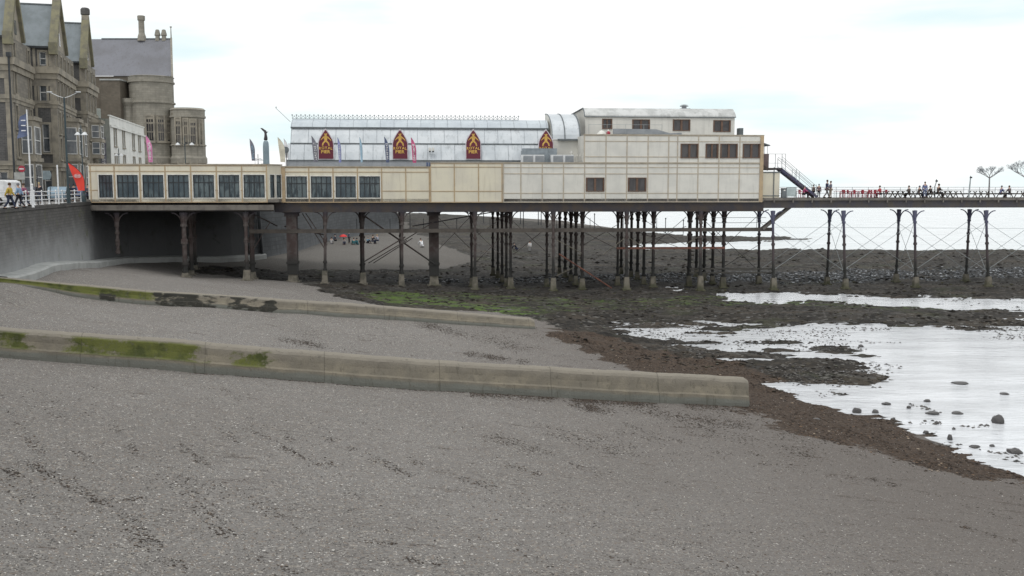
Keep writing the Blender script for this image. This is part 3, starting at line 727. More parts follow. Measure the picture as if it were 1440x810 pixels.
MB().tube((U(1090,.2,319),.2,Z(319.5,U(1090),.2)), (uR,.2,Z(319.5,U(1200),.2)-.3), .02, n=4).build('tie_rod', M['rail_grey'], PR)
# deck railing (far side and near side)
for v, s, top in ((6.1, uA+1, 1.15),):
    rr = MB(); u = s
    for h in (top, .75*top, .4*top): rr.tube((s, v, DZ+h), (uR, v, DZ+h), .022, n=5)
    while u < uR: rr.tube((u, v, DZ), (u, v, DZ+top), .028, n=5); u += 1.9
    rr.build('deck_railing', M['rail_grey'], PR)

# ------------------------------------------------------------------ PAVILION on the pier
PO = (0, 0, DZ)
PV = thing('pier_pavilion', 'long cream panelled pavilion on the pier with silver barrel-roofed hall behind', 'pavilion', (PX0, PY0, DZ), ANG)
def win(u0, u1, z0, z1, v, style, D=(1,0), N=(0,-1), O=None, dep=.12):
    # frame proud of the panel and mullions, the pane set back in the opening
    O = O or (u0, v)
    def q(m, a0, a1, d0, d1, c0, c1):            # a along, d outward
        vs = []
        for z in (c0, c1):
            for a, d in ((a0,d0),(a1,d0),(a1,d1),(a0,d1)): vs.append((O[0]+D[0]*a+N[0]*d, O[1]+D[1]*a+N[1]*d, z))
        m.add(vs, [(0,3,2,1),(4,5,6,7),(0,1,5,4),(1,2,6,5),(2,3,7,6),(3,0,4,7)])
    L = u1-u0 if D == (1,0) else u1; m = MB(); t = .09 if style == 'blind' else .08
    q(m, -t, L+t, -.02, .05, z1, z1+t); q(m, -t, L+t, -.02, .07, z0-t, z0); q(m, -t, 0, -.02, .05, z0, z1); q(m, L, L+t, -.02, .05, z0, z1)
    f = m.build('window', M['frame_white'] if style == 'blind' else M['frame_brown'], PV, off=PO)
    m = MB(); zt = z1-(z1-z0)*.33; b = .035
    if style == 'blind':
        n = 2 if L > 1.2 else 1
        q(m, 0, L, -.09, -.05, zt-.04, zt+.04); q(m, 0, .06, -.09, -.04, z0, z1); q(m, L-.06, L, -.09, -.04, z0, z1); q(m, 0, L, -.09, -.04, z0, z0+.06); q(m, 0, L, -.09, -.04, z1-.05, z1)
        for k in range(1, 4):
            if L > 1.2: q(m, L*k/4-b, L*k/4+b, -.088, -.045, z0, z1)
    else:
        q(m, L*.44, L*.56, -.09, .0, z0, z1); q(m, 0, .08, -.09, .0, z0, z1); q(m, L-.08, L, -.09, .0, z0, z1)
    m.build('mullion', M['dark_metal'] if style == 'blind' else M['frame_brown'], f, off=PO)
    m = MB(); q(m, -.01, L+.01, -dep-.02, -dep+.02, z0-.01, z1+.01)
    m.build('pane', M['glass'] if style == 'blind' else M['glass_dark'], f, off=PO)
    return f
def section(pa, pb, v, pyt, pyb, cuts, hors, wins, mat, style, name='wall', th=.2, tw=.055):
    ua, ub = U(pa, v), U(pb, v); um = (ua+ub)/2
    zt, zb = Z(pyt, um, v), Z(pyb, um, v)
    ops = []
    for (w0, w1, y0, y1) in wins:
        a, b = U(w0, v), U(w1, v); ops.append((a-ua, b-ua, Z(y1, (a+b)/2, v), Z(y0, (a+b)/2, v)))
    m = MB().wall((ua, v), (1,0), (0,-1), ub-ua, zb, zt, ops, .2)
    m.build(name, mat, PV, off=PO)
    for o in ops: win(ua+o[0], ua+o[1], o[2], o[3], v, style)
    tr = MB()
    def clear(x): return not any(ua+o[0]-.1 < x < ua+o[1]+.1 for o in ops)
    for c in cuts:
        x = U(c, v)
        tr.box(x-tw, x+tw, v-.035, v-.002, zb, zt)
    for h in hors:
        z = Z(h, um, v); xs = [ua] + [x for o in ops if o[2] < z < o[3] for x in (ua+o[0]-.1, ua+o[1]+.1)] + [ub]
        for i in range(0, len(xs), 2):
            if xs[i+1] > xs[i]: tr.box(xs[i], xs[i+1], v-.028, v-.001, z-tw*.8, z+tw*.8)
    tr.build('battens', M['trim_pale'] if mat is M['white_panel'] else M['trim'], PV, off=PO)
    return ua, ub, zb, zt
wl = [(139.5,159,246,278),(165,194.7,246,278),(201,230.5,246,278),(236.5,266,246,278),(272,301.5,246,278),(308,337,246,278),(343,372.5,246,278)]
a0, b0, zb, zt1 = section(126, 376, -2, 232, 285, [128,161.7,197.5,233,269,305,340.7,375.5], [233,241,284.3,267.5], wl, M['cream'], 'blind')
# canted return
ue = U(397, 0); D = Vector((ue-b0, 2.0)); LD = D.length; D.normalize(); N = (D.y, -D.x)
p1 = [(U(379,-1.4)-b0)/D.x]; 
ops = [(LD*.17, LD*.48, Z(278,b0,-1), Z(246,b0,-1)), (LD*.60, LD*.93, Z(278,b0,-1), Z(246,b0,-1))]
MB().wall((b0,-2), (D.x,D.y), N, LD, zb, zt1, ops, .2).build('wall', M['cream'], PV, off=PO)
for o in ops: win(0, o[1]-o[0], o[2], o[3], 0, 'blind', D=(D.x,D.y), N=N, O=(b0+D.x*o[0], -2+D.y*o[0]))
a1, b1, zb, zt2 = section(397, 604.8, 0, 235, 285, [434.7,468.7,503,537,570.8,603.8], [235.8,242,268.7,284.3], [(403,432,248,278),(437.5,466.5,248,278),(472,500.5,248,278),(505.5,534.5,248,278)], M['cream'], 'blind')
a2, b2, zb, zt3 = section(604.8, 706.8, -.03, 229.5, 285, [605.6,639,673,706], [230,235,269,284.3], [], M['cream'], 'brown')
a3, b3, zb, zt3 = section(706.8, 910, 0, 229.5, 284.5, [708,732.4,762.5,792.3,821.9,851.6,881], [230.2,235.7,244.4,271.7,284.3], [(824.8,848.8,250.7,268.4),(883.8,907.8,250.7,268.4)], M['white_panel'], 'brown')
a3, b3, zb, zt3 = section(910, 1072, 0, 229.5, 284.5, [910.5,939.4,951.8,981,1010,1039,1067.7], [230.2,235.7,244.4,271.7,283.8], [], M['white_panel'], 'brown')
a4, b4, zb4, zt4 = section(820.5, 1072, 0, 190.5, 229.5, [851.6,881,910.5,939.4,951.8,981,1010,1039,1067.7,821.3], [191,199,220.7,228.8], [(957,980,203,221.5),(992,1008,203,221.5),(1012.5,1035,203,221.5),(1044,1066.6,203,221.5)], M['white_panel'], 'brown')
xe = U(1072, 0); xu = U(820.5, 0); x7 = U(706.8, 0)
for bx_ in ((xe-.33, xe+.03, -.07, .1, Z(284.5,xe,0)+.02, zt4+.02), (U(395.5,0), U(401.5,0), -.12, -.03, Z(285,0,0), zt2-.02), (a2-.02, a2+.1, -.09, -.031, Z(285,30,0), zt3)): MB().box(*bx_).build('corner_board', M['trim'], PV, off=PO)
cp = MB(); cp.box(a0-.05, b0+.04, -2.08, -1.7, zt1+.002, zt1+.12); cp.bar((b0,-2,zt1+.06),(ue,0,zt1+.06),.2,.12)
cp.box(ue, U(604.8,0)-.002, -.08, .3, zt2+.002, zt2+.1); cp.box(a2, b2, -.1, .3, zt3+.002, zt3+.09); cp.box(b2+.002, xe, -.06, .3, zt3-.05, zt3+.07); cp.box(xu-.05, xe+.06, -.06, .3, zt4+.002, zt4+.1)
cp.build('coping', pm('weathered_coping', (.45,.40,.32), rough=.8), PV, off=PO)
# flat roofs and the solid bodies behind the facades
bd = MB(); zL = zt1-.25
bd.prism([(a0+.02,-1.75),(b0-.1,-1.75),(ue-.1,.3),(ue-.1,6),(a0+.02,6)], 'z', zL-.1, zL)
bd.box(ue-.09, x7, .3, 5.9, zt2-.3, zt2-.2); bd.box(U(604.8,0)+.05, xe-.02, .3, 12, zt3-.32, zt3-.21); bd.box(xu+.02, xe-.02, .31, 12, zt4-.25, zt4-.15)
bd.build('flat_roof', pm('roof_felt', (.25,.25,.25), rough=.9), PV, off=PO)
for bx_ in ((a0-.1, a0, -1.99, 6, zb, zt1), (xe-.1, xe, .003, 12.2, Z(284.5,xe,0), zt4), (xu, xu+.1, .003, 8, zt3-.2, zt4), (a0+.01, ue+.1, 6.0, 6.15, zb, zt1-.03), (a2-.05,a2+.05,.003,.32,zt2-.3,zt3)):
    MB().box(*bx_).build('side_wall', M['white_panel'], PV, off=PO)
it = MB(); it.box(a0+.1, xe-.2, 3.0, 3.1, DZ-.03, zt2-.35); it.build('inner_wall', pm('dark_interior', (.05,.05,.05)), PV, off=PO)
# --- hall
v0 = 4.0; hu0, hu1 = U(407, v0, 200), U(772, v0, 200); hm = (hu0+hu1)/2
def hzv(py, v, uu=None): return Z(py, hm if uu is None else uu, v)
pts = [(v0, zt2-.6), (v0, hzv(225.5, v0)), (v0+.35, hzv(214, v0+.35)), (v0+.8, hzv(202.2, v0+.8))]
p2 = [(v0+.9, hzv(201.6, v0+.9)), (v0+1.35, hzv(190, v0+1.35)), (v0+1.9, hzv(180, v0+1.9))]
p3 = [(v0+1.75, hzv(179.4, v0+1.75)), (v0+2.2, hzv(173, v0+2.2)), (v0+3.4, hzv(168.2, v0+3.4)), (v0+14, hzv(168, v0+3.4)+.15)]
def hstrip(pp, u0, u1, nm, mat):
    m = MB(); k = len(pp)
    for uu in (u0, u1):
        for q in pp: m.v.append((uu, q[0], q[1]))
    for j in range(k-1): m.f.append((j, j+1, j+1+k, j+k))
    return m.build(nm, mat, PV, off=PO, fix=False)
hstrip(pts[:2], hu0-.35, hu1, 'hall_base', M['silver_low']); hstrip(pts[1:], hu0-.25, hu1, 'hall_cladding', M['silver']); hstrip(p2, hu0, hu1, 'hall_cladding', M['silver']); hstrip(p3, hu0-.05, hu1+.15, 'hall_roof', pm('hall_roof', (.53,.585,.62), (.46,.51,.55), .5, .5, .4, .3, fine=.04))
e = MB(); poly = pts[1:] + p2 + p3 + [(v0+14, zt2-.6), (v0, zt2-.6)]
for uu in (hu0+.001, hu1-.001): e.add([(uu, a, b) for a, b in poly], [tuple(range(len(poly)))])
e.build('hall_gable', M['silver'], PV, off=PO)
sm = MB(); px = 407.0; k = 0
for (pp, st, o) in ((pts[1:], 6, 0), (p2, 5, 2), (p3[:3], 7, 4)):
    n = 19; 
    for i in range(n+1):
        uu = hu0+.02+(hu1-hu0-.04)*((i+.13*o*(1 if i not in (0, n) else 0))/n if i < n else 1)
        for a, b in zip(pp, pp[1:]): sm.bar((uu, a[0]-.015, a[1]), (uu, b[0]-.015, b[1]), .045, .02)
sm.build('cladding_seams', pm('seam_soft', (.40,.43,.46)), PV, off=PO)
sm = MB()
sm.box(hu0, hu1, v0+.70, v0+.9, hzv(203, v0+.8), hzv(201.4, v0+.8)); sm.box(hu0-.3, hu1, v0-.08, v0+.05, hzv(226.5, v0), hzv(225, v0)); sm.box(hu0-.06, hu1+.18, v0+1.62, v0+1.9, hzv(181.2, v0+1.7), hzv(179.2, v0+1.7))
sm.build('cladding_ledge', M['seam'], PV, off=PO)
cr = MB(); cu0, cu1 = U(411, v0+3.4, 165), U(729, v0+3.4, 165); n = 53; zc = hzv(168.2, v0+3.4)
for i in range(n+1):
    uu = cu0+(cu1-cu0)*i/n; cv = v0+3.4
    cr.tube((uu, cv, zc), (uu, cv, zc+.42), .035, n=4); cr.tube((uu, cv, zc+.36), (uu, cv, zc+.48), .085, n=5)
    if i < n:
        w = (cu1-cu0)/n; cr.tube((uu, cv, zc+.05), (uu+w/2, cv, zc+.3), .028, n=4); cr.tube((uu+w/2, cv, zc+.3), (uu+w, cv, zc+.05), .028, n=4); cr.tube((uu+w/2, cv, zc+.26), (uu+w/2, cv, zc+.36), .06, n=4)
cr.tube((cu0, v0+3.4, zc+.02), (cu1, v0+3.4, zc+.02), .03, n=4)
cr.build('ridge_cresting', M['rail_grey'], PV, off=PO)
# arched transverse bay between hall and block
bu0, bu1 = U(787, 5, 200), U(812, 5, 200); bu00 = U(770, 8, 180)
def arc(vf, vb, zlo, zhi, n=10): return [(vf+(vb-vf)*(1-math.cos(k/n*PI/2)), zlo+(zhi-zlo)*math.sin(k/n*PI/2)) for k in range(n+1)]
zlo = Z(196, bu0, 5); zhi = Z(161, bu0, 11)
ar = arc(4.4, 11, zlo, zhi); m = MB(); k = len(ar)
for uu in (bu0-.9, bu0+.5, bu1+.25):
    for q in ar: m.v.append((uu, *q))
for i in range(2):
    for j in range(k-1): m.f.append((i*k+j, i*k+j+1, (i+1)*k+j+1, (i+1)*k+j))
m.build('barrel_roof', M['silver'], PV, off=PO, smooth=False)
m = MB(); m.add([(bu0-.9, *q) for q in ar] + [(bu0-.9, 11, zt2), (bu0-.9, 4.4, zt2)], [tuple(range(k+2))]); m.build('barrel_end_wall', M['white_panel'], PV, off=PO)
m = MB()
for (uu, r) in ((bu0+.5, .07), (bu1+.2, .09), (bu0-.9, .05)):
    for a, b in zip(ar, ar[1:]): m.tube((uu, a[0]-.03, a[1]+.02), (uu, b[0]-.03, b[1]+.02), r, n=4)
m.box(bu0-.3, bu1+1.9, 4.1, 4.42, zlo-.16, zlo+.02); m.build('eaves_trim', M['seam'], PV, off=PO)
m = MB(); m.box(bu0-.9, bu1+1.8, 4.5, 4.7, zt2-.5, zlo-.02); m.build('wall', M['white_panel'], PV, off=PO)
# upper block
vb = 6.0; ku0, ku1 = U(838 if False else 823, vb, 180), U(1033, vb, 180); kz0 = zt4-1.5
kt, kr = Z(153, (ku0+ku1)/2, vb+1.1), Z(163.6, (ku0+ku1)/2, vb)
opb = []
for (w0, w1, y0, y1) in ((846.8,859,168,180.5),(888.8,911.7,169,183),(945.5,968,169,183),(1002,1024.5,170,184.5)):
    a, b = U(w0, vb), U(w1, vb); opb.append((a-ku0, b-ku0, Z(y1,(a+b)/2,vb), Z(y0,(a+b)/2,vb)))
MB().wall((ku0, vb), (1,0), (0,-1), ku1-ku0, kz0, kr, opb, .2).build('upper_block_wall', M['white_panel'], PV, off=PO)
for o in opb: win(ku0+o[0], ku0+o[1], o[2], o[3], vb, 'brown')
for x0_, x1_, q_ in ((ku0+.002, ku0+.15, 2.5), (ku1-.15, ku1-.002, 0)):
    MB().prism([(vb+.01,kz0-q_),(vb+.01,kr),(vb+.3,kr+.45),(vb+1.1,kt),(vb+13,kt-.1),(vb+13,kz0-q_)], 'x', x0_, x1_).build('side_wall', M['white_panel'], PV, off=PO)
RP = [(vb-.12,kr-.05),(vb-.1,kr+.1),(vb+.3,kr+.5),(vb+1.1,kt+.03),(vb+13.2,kt-.08)]
m = MB()
for uu in (ku0-.1, ku1+.1):
    for q in RP: m.v.append((uu, *q))
for j in range(4): m.f.append((j, j+1, j+6, j+5))
m.build('upper_roof', pm('stained_roof', (.62,.63,.62), (.45,.46,.45), .8, .6, .3, .5, (.25,.25,.24)), PV, off=PO, fix=False)
m = MB()
for a, b in zip(RP, RP[1:]): m.tube((ku0-.1, a[0], a[1]), (ku0-.1, b[0], b[1]), .06, n=4)
m.box(ku0-.1, ku1+.1, vb-.16, vb-.02, kr-.12, kr-.04); m.build('roof_edge', M['seam'], PV, off=PO)
m = MB(); uv = U(962, vb+2, 152); m.tube((uv,vb+2,kt), (uv,vb+2,kt+.35), .28, n=10); m.tube((uv,vb+2,kt+.35), (uv,vb+2,kt+.42), .5, n=10); m.tube((uv,vb+2,kt+.5), (uv,vb+2,kt+.56), .42, .1, n=10); m.box(uv-.55,uv+.6,vb+1.5,vb+2.5,kt-.1,kt+.1)
m.build('roof_vent', M['grey_duct'], PV, off=PO)
m = MB(); uu = U(1036, vb+2, 185); m.box(uu, uu+.45, vb+1, vb+2, zt4-.3, Z(180,uu,vb+1)); m.build('flue_box', M['seam'], PV, off=PO)
m = MB(); g0, g1 = U(863, 2, 185), U(955, 2, 185); zz = zt4-.2
m.prism([(g0,zz+.45),(g0,zz+1.0),(g1-2.5,zz+.95),(g1-1,zz+.55),(g1+.3,zz+.6),(g1+.3,zz+.15),(g1-2.2,zz+.2),(g1-4,zz+.42)], 'y', 2, 2.5)
for x in (g0+1, g0+3.5): m.box(x, x+.35, 2.05, 2.4, zz, zz+.46)
m.build('roof_duct', M['grey_duct'], PV, off=PO)
m = MB(); h0, h1 = U(828, .6, 180), U(931, .6, 180); zh = Z(175, h0, .6)
for i in range(5): x = h0+(h1-h0)*i/4; m.tube((x, .6, zt4-.2), (x, .6, zh), .02, n=4)
m.tube((h0,.6,zh),(h1,.6,zh),.02,n=4); m.build('roof_guard_rail', M['rail_grey'], PV, off=PO)
# right annex, balcony and stair (part of the pavilion)
xa = U(1072.5, 1.2); xb = U(1095, 1.2); zz = Z(243, xb, 1.2)
MB().box(xe+.01, xb, 1.0, 6, DZ-.02, zz).build('annex', M['cream'], PV, off=PO)
m = MB(); m.box(xe+.01, xb+.06, .94, 6.05, zz+.003, zz+.12); m.box(xe+.01, xb+.02, .95, 6.03, DZ+.2, DZ+.28); m.box(xb-.7, xb-.62, .9, .99, DZ, zz+.6); m.build('annex_trim', M['seam'], PV, off=PO)
bz = Z(236, xb, 1)
m = MB(); m.box(xe+.02, xb+.25, .9, 5.5, bz-.2, bz); m.bar((xe+.3,1,bz+.3),(xe+.9,1,bz-.25),.12,.2); m.build('balcony', M['girder'], PV, off=PO)
m = MB(); zc2 = Z(204, xe, 2); m.prism([(xe+.02, zc2+.35),(xe+.02, zc2+.15),(xe+1.15, zc2-.12),(xe+1.2, zc2-.03)], 'y', 1.2, 5); m.build('canopy', M['seam'], PV, off=PO)
m = MB()
for x in (xe+.25, xe+.6, xe+.95): m.tube((x,1.4,bz),(x,1.4,zc2-.02),.03,n=4)
m.build('canopy_posts', M['rail_grey'], PV, off=PO)
m = MB(); bt = Z(216.5, xb, 1)
m.box(xe+.05, xe+.95, .95, 1.05, bz+.0, bt); m.build('balcony_panel', pm('brown_board', (.16,.12,.115)), PV, off=PO)
m = MB(); bx = xb+.2
for x in (xe+.95, xe+1.7, bx): m.tube((x,1,bz),(x,1,bt),.035,n=4)
m.tube((xe+.05,1,bt),(bx+.4,1,bt),.03,n=4); m.tube((xe+.95,1,bz+.5),(bx,1,bz+.5),.025,n=4); m.tube((bx+.4,1,bz-.3),(bx+.4,1,bt),.03,n=4); m.build('balcony_rail', M['rail_grey'], PV, off=PO)
m = MB(); s0 = (bx-.1, 1.0, bz-.1); s1 = (U(1149, 1, 277), 1.0, DZ+.1)
m.bar(s0, s1, .08, .28); m.bar((s0[0],2.2,s0[2]), (s1[0],2.2,s1[2]), .08, .28)
for k in range(1, 17): t = k/17; x = s0[0]+(s1[0]-s0[0])*t; z = s0[2]+(s1[2]-s0[2])*t; m.box(x-.13, x+.13, 1.02, 2.18, z-.0, z+.03)
m.build('stair', M['blue_iron'], PV, off=PO)
m = MB()
for v in (.98, 2.22):
    for h in (1.3, 1.05, .25): m.tube((s0[0]+.1,v,s0[2]+h), (s1[0]-.1,v,s1[2]+h-.15), .026, n=4)
    for t in (0.02, .42, .5, .97): x = s0[0]+(s1[0]-s0[0])*t; z = s0[2]+(s1[2]-s0[2])*t; m.tube((x,v,z), (x,v,z+1.25), .03, n=4)
m.build('stair_rail', M['rail_grey'], PV, off=PO)
def marks(m, P, dx, dz, n, w, seed):              # column of unreadable letter-like strokes; P(a,b) plan->3-D
    r = random.Random(seed)
    for k in range(n):
        b = k/n
        for s in range(3):
            x = r.uniform(-.5, .3); 
            if r.random() < .5: m.append((x*w, b+.15/n, x*w+.24*w, b+.85/n))
            else: y = r.choice((.1, .4, .7)); m.append((-.5*w, b+y/n, .5*w, b+(y+.22)/n))
# --- signs ROYAL PIER
def text_mesh(s, size, ext=.01):
    cu = bpy.data.curves.new('t', 'FONT'); cu.body = s; cu.size = size; cu.extrude = ext; cu.align_x = 'CENTER'; cu.offset = size*.035
    ob = bpy.data.objects.new('t', cu); COL.objects.link(ob); dg = bpy.context.evaluated_depsgraph_get()
    me = bpy.data.meshes.new_from_object(ob.evaluated_get(dg)); bpy.data.objects.remove(ob); return me
def add_text(mb, s, size, cx, cz, y, arch=0, sx=1.0):
    x = cx; wtot = 0; glyphs = []
    for ch in s:
        me = text_mesh(ch, size); xs = [v.co.x for v in me.vertices]; w = max(xs)-min(xs); glyphs.append((me, w, (max(xs)+min(xs))/2)); wtot += w+size*.08
    cur = -wtot*sx/2
    for me, w, mid in glyphs:
        gx = cur+w*sx/2; cur += (w+size*.08)*sx; dz = -arch*(gx/(wtot*sx/2))**2
        mb.add([(cx+gx+(v.co.x-mid)*sx, y-v.co.z, cz+dz+v.co.y) for v in me.vertices], [tuple(p.vertices) for p in me.polygons])
sw_, sh_ = 1.52, 3.05
def pointed(w, h, n=9):
    pts = [(-w/2, 0), (w/2, 0)]; hs = h*.52
    for k in range(n+1): t = k/n; pts.append((w/2*(1-t**1.55) , hs+(h-hs)*t))
    for k in range(n-1, -1, -1): t = k/n; pts.append((-w/2*(1-t**1.55), hs+(h-hs)*t))
    return pts
lab = ['leftmost maroon pointed ROYAL PIER sign, between the grey and the blue flags', 'second maroon pointed ROYAL PIER sign, between the navy and the magenta flags', 'third maroon pointed ROYAL PIER sign, alone on the bare silver hall wall', 'rightmost maroon pointed ROYAL PIER sign, half hidden behind the grey roof screen']
for (px, lb) in zip((458.3, 562.7, 665.6, 767.6), lab):
    v = v0-.12; u = U(px, v, 205); z0 = Z(224.2, u, v); x, y = W(u, v)
    s = thing('pier_sign', lb, 'sign', (x, y, z0), ANG, 'maroon pointed signs on the hall wall')
    MB().prism(pointed(sw_+.16, sh_+.22), 'y', -.05, .02).build('border', M['sign_edge'], s)
    bdd = MB().prism(pointed(sw_, sh_), 'y', -.085, -.04); bo = bdd.build('board', M['maroon'], s, loc=(0, 0, .07))
    fg = MB(); P = lambda a, b: (a, -.095, 1.42+b)
    def poly(*q): fg.prism(q, 'y', -.10, -.086)
    poly((-.12,1.9),(-.2,2.45),(0,2.5),(.2,2.45),(.12,1.9),(0,1.85))
    poly((-.10,2.5),(-.13,2.66),(0,2.72),(.13,2.66),(.10,2.5)); poly((-.2,2.66),(-.17,2.71),(.16,2.74),(.19,2.69))
    poly((-.17,2.47),(-.14,2.3),(-.42,2.1),(-.55,1.98),(-.52,2.1)); poly((.17,2.47),(.14,2.3),(.42,2.1),(.58,1.9),(.53,2.1))
    poly((-.14,1.98),(.0,1.86),(-.2,1.7),(-.27,1.45),(-.42,1.44),(-.36,1.72)); poly((.14,1.98),(0,1.86),(.2,1.7),(.27,1.45),(.42,1.44),(.36,1.72))
    fg.build('emblem', M['gold'], s)
    tx = MB(); add_text(tx, 'ROYAL', .38, 0, 1.10, -.1, arch=.09, sx=.98); add_text(tx, 'PIER', .46, 0, .66, -.1, sx=1.05)
    tx.build('lettering', M['gold'], s)
# --- feather flags
def feather(px, v, pyt, pyb, wpx, mat, label, base=None, lean=0, mark=None, nm=10, seed=1, world=None, markspan=(.08,.75)):
    if world: x, y = world; dep = y; zt_, zb_ = CAMZ+kz(pyt)*y, CAMZ+kz(pyb)*y; rot = 0
    else:
        u = U(px, v, pyt); x, y = W(u, v); dep = y; zt_, zb_ = Z(pyt, u, v), Z(pyb, u, v); rot = ANG
    base = zb_-.4 if base is None else base; s = thing('feather_flag', label, 'flag', (x, y, base), rot, 'feather flags'); w = wpx*dep/F; h = zt_-base; b = zb_-base; H = h-b
    pole = MB(); prev = None; pts = []
    for k in range(13):
        t = k/12; z = (h)*t; tt = max(0, (z-b)/H); xx = w*.95 - w*.95*max(0, (tt-.45)/.55)**2.2 + lean*z
        pts.append((xx, 0, z))
    for a, c in zip(pts, pts[1:]): pole.tube(a, c, .022, n=5)
    pole.build('pole', M['rail_grey'], s)
    bn = MB(); n = 16; vs = []
    def xr(tt): return w*.95 - w*.95*max(0, (tt-.45)/.55)**2.2 + lean*(b+H*tt)
    def xl(tt): return lean*(b+H*tt) - w*.02 + (w*.55*(1-tt)*.6)
    for k in range(n+1):
        tt = k/n; l_, r__ = min(xl(tt), xr(tt)-.005), xr(tt)
        for j in range(4): f = j/3; vs.append((l_+(r__-l_)*f, .05*math.sin(tt*7+f*3)*(1-f)-.03, b+H*tt))
    bn.add(vs, [(k*4+j, k*4+j+1, (k+1)*4+j+1, (k+1)*4+j) for k in range(n) for j in range(3)])
    o = bn.build('banner', mat, s, fix=False, smooth=True)
    if mark:
        L = []; marks(L, None, 0, 0, nm, .55, seed); mm = MB()
        for x0, t0, x1, t1 in L:
            t0 = markspan[0]+(markspan[1]-markspan[0])*t0; t1 = markspan[0]+(markspan[1]-markspan[0])*t1; c = (xl(t0)+xr(t0))/2; ww = (xr(t0)-xl(t0))
            mm.box(c+x0*ww, c+x1*ww, -.10, -.095, b+H*t0, b+H*t1)
        mm.build('lettering', mark, o)
    return s
rz2 = zt2-.2; rz1 = zt1-.25; wh = M['whitecloth']
feather(438, 1.6, 191, 228, 8.5, M['greycloth'], 'dark grey feather flag with pale lettering, left of the leftmost ROYAL PIER sign', rz2, mark=wh, seed=3)
feather(474.5, 1.6, 193, 228.5, 5, M['bluecloth'], 'narrow blue and white feather flag right of the leftmost ROYAL PIER sign', rz2, mark=wh, seed=4, nm=9)
feather(505.5, 1.6, 192.5, 228.5, 4, M['lightblue'], 'plain narrow light blue feather flag in front of the silver hall', rz2)
feather(540.3, 1.6, 192, 228.5, 7, M['navycloth'], 'navy feather flag with white lettering left of the second ROYAL PIER sign', rz2, mark=wh, seed=5)
feather(577.8, 1.6, 193, 229, 7.5, M['magenta'], 'magenta feather flag with white lettering right of the second ROYAL PIER sign', rz2, mark=wh, seed=6, nm=11)
feather(351, 1, 195, 226, 7, M['greycloth'], 'lilac grey feather flag left of the war memorial', rz1, mark=M['lightblue'], seed=8)
feather(390.5, 1, 193, 228, 10, M['creamcloth'], 'plain cream feather flag beside the left end of the silver hall', rz1)
feather(399, 2.5, 195, 222, 6, M['whitecloth'], 'pale narrow feather flag partly behind the cream one', rz1)
feather(205, 1, 190, 228, 8.5, M['pinkflag'], 'pink feather flag in front of the round stone tower', rz1, mark=wh, seed=9, nm=9)
# --- rooftop things
lbls = ['leftmost grey boxy air conditioning unit on the pier roof','second grey air conditioning unit from the left on the pier roof','third grey air conditioning unit from the left on the pier roof','rightmost grey air conditioning unit on the pier roof next to white vents']
zr = zt3-.21
for px0, px1, lb in ((733,749.5,0),(749.8,765.5,1),(775,791.5,2),(791.8,807,3)):
    v = 1.2; ua_, ub_ = U(px0, v), U(px1, v); x, y = W(ua_, v); w = ub_-ua_; z1 = Z(218, ua_, v)-zr
    s = thing('air_conditioner', lbls[lb], 'air conditioner', (x, y, zr), ANG, 'air conditioning units on the pier roof')
    b_ = MB(); b_.box(.02, w-.02, .03, .8, .1, z1); b_.box(0, .2, 0, .83, .0, z1+.03); b_.box(.2, w-.02, -.0, .83, z1-.08, z1+.03); b_.build('casing', pm('unit_casing', (.72,.74,.75), rough=.5), s)
    g_ = MB(); g_.box(.24, w-.06, -.01, .028, .12, z1-.1)
    for k in range(6): g_.box(.24, w-.06, -.03, -.011, .16+k*(z1-.3)/6, .20+k*(z1-.3)/6)
    g_.build('grille', M['grey_duct'], s)
v = 2.6; a_, b_ = U(735,v), U(783,v); x, y = W(a_, v)
m = MB().box(0, b_-a_, 0, .9, 0, Z(208.5,a_,v)-zr); m.box(-.1, .15, -.03, .93, 0, Z(212,a_,v)-zr)
for k in range(1, 4): m.box((b_-a_)*k/4-.03, (b_-a_)*k/4+.03, -.04, 0.002, 0, Z(208.5,a_,v)-zr)
tag(m.build('roof_screen', pm('screen_grey', (.30,.34,.37), rough=.6), loc=(x, y, zr), rot=ANG), 'long blue-grey roof screen behind the air conditioning units', 'screen')
s = thing('roof_vents', 'cluster of thin white vent pipes beside the upper storey', 'vent pipes', (*W(U(805,2.2),2.2), zr), ANG)
for dx, h, r in ((-.1,1.3,.09),(.5,.95,.05),(.8,.95,.05),(1.1,.7,.05),(.3,.8,.04)):
    MB().tube((dx,0,0),(dx,0,h),r,n=8).tube((dx,0,h),(dx,0,h+.25),r*1.7,n=8).build('pipe', M['frame_white'], s)
s = thing('extractor_cowl', 'white domed extractor cowl on the upper flat roof', 'extractor', (*W(U(846,1.2,185),1.2), zt4-.15), ANG)
MB().lathe([(.45,0),(.45,.18),(.5,.2),(.5,.3),(.38,.5),(.2,.66),(.02,.72)], 14).build('dome', M['frame_white'], s); MB().lathe([(.4,-.0),(.47,.05),(.47,.14),(.4,.15)], 14).build('skirt', M['seam'], s)
s = thing('gas_canister', 'small red and white canister beside the domed extractor cowl', 'canister', (*W(U(855.5,1.2,185),1.2), zt4-.15), ANG)
MB().lathe([(.2,0),(.22,.05),(.22,.5),(.12,.62)], 10).build('body', M['red'], s); MB().lathe([(.12,.62),(.12,.72),(.03,.8)], 10).build('cap', M['frame_white'], s)
for px, lb in ((604.5,'left small white floodlight on the silver hall wall'), (609,'right small white floodlight on the silver hall wall')):
    s = thing('floodlight', lb, 'floodlight', (*W(U(px,v0-.1,210),v0-.05), Z(213,U(px,v0),v0)), ANG, 'floodlights on the hall wall')
    MB().box(-.13,.13,-.2,0,.05,.4).build('housing', M['frame_white'], s); MB().box(-.1,.1,-.22,.2,-.08,.04).build('bracket', M['dark_metal'], s)
ps = W(U(602.5,-.1,232),-.1)
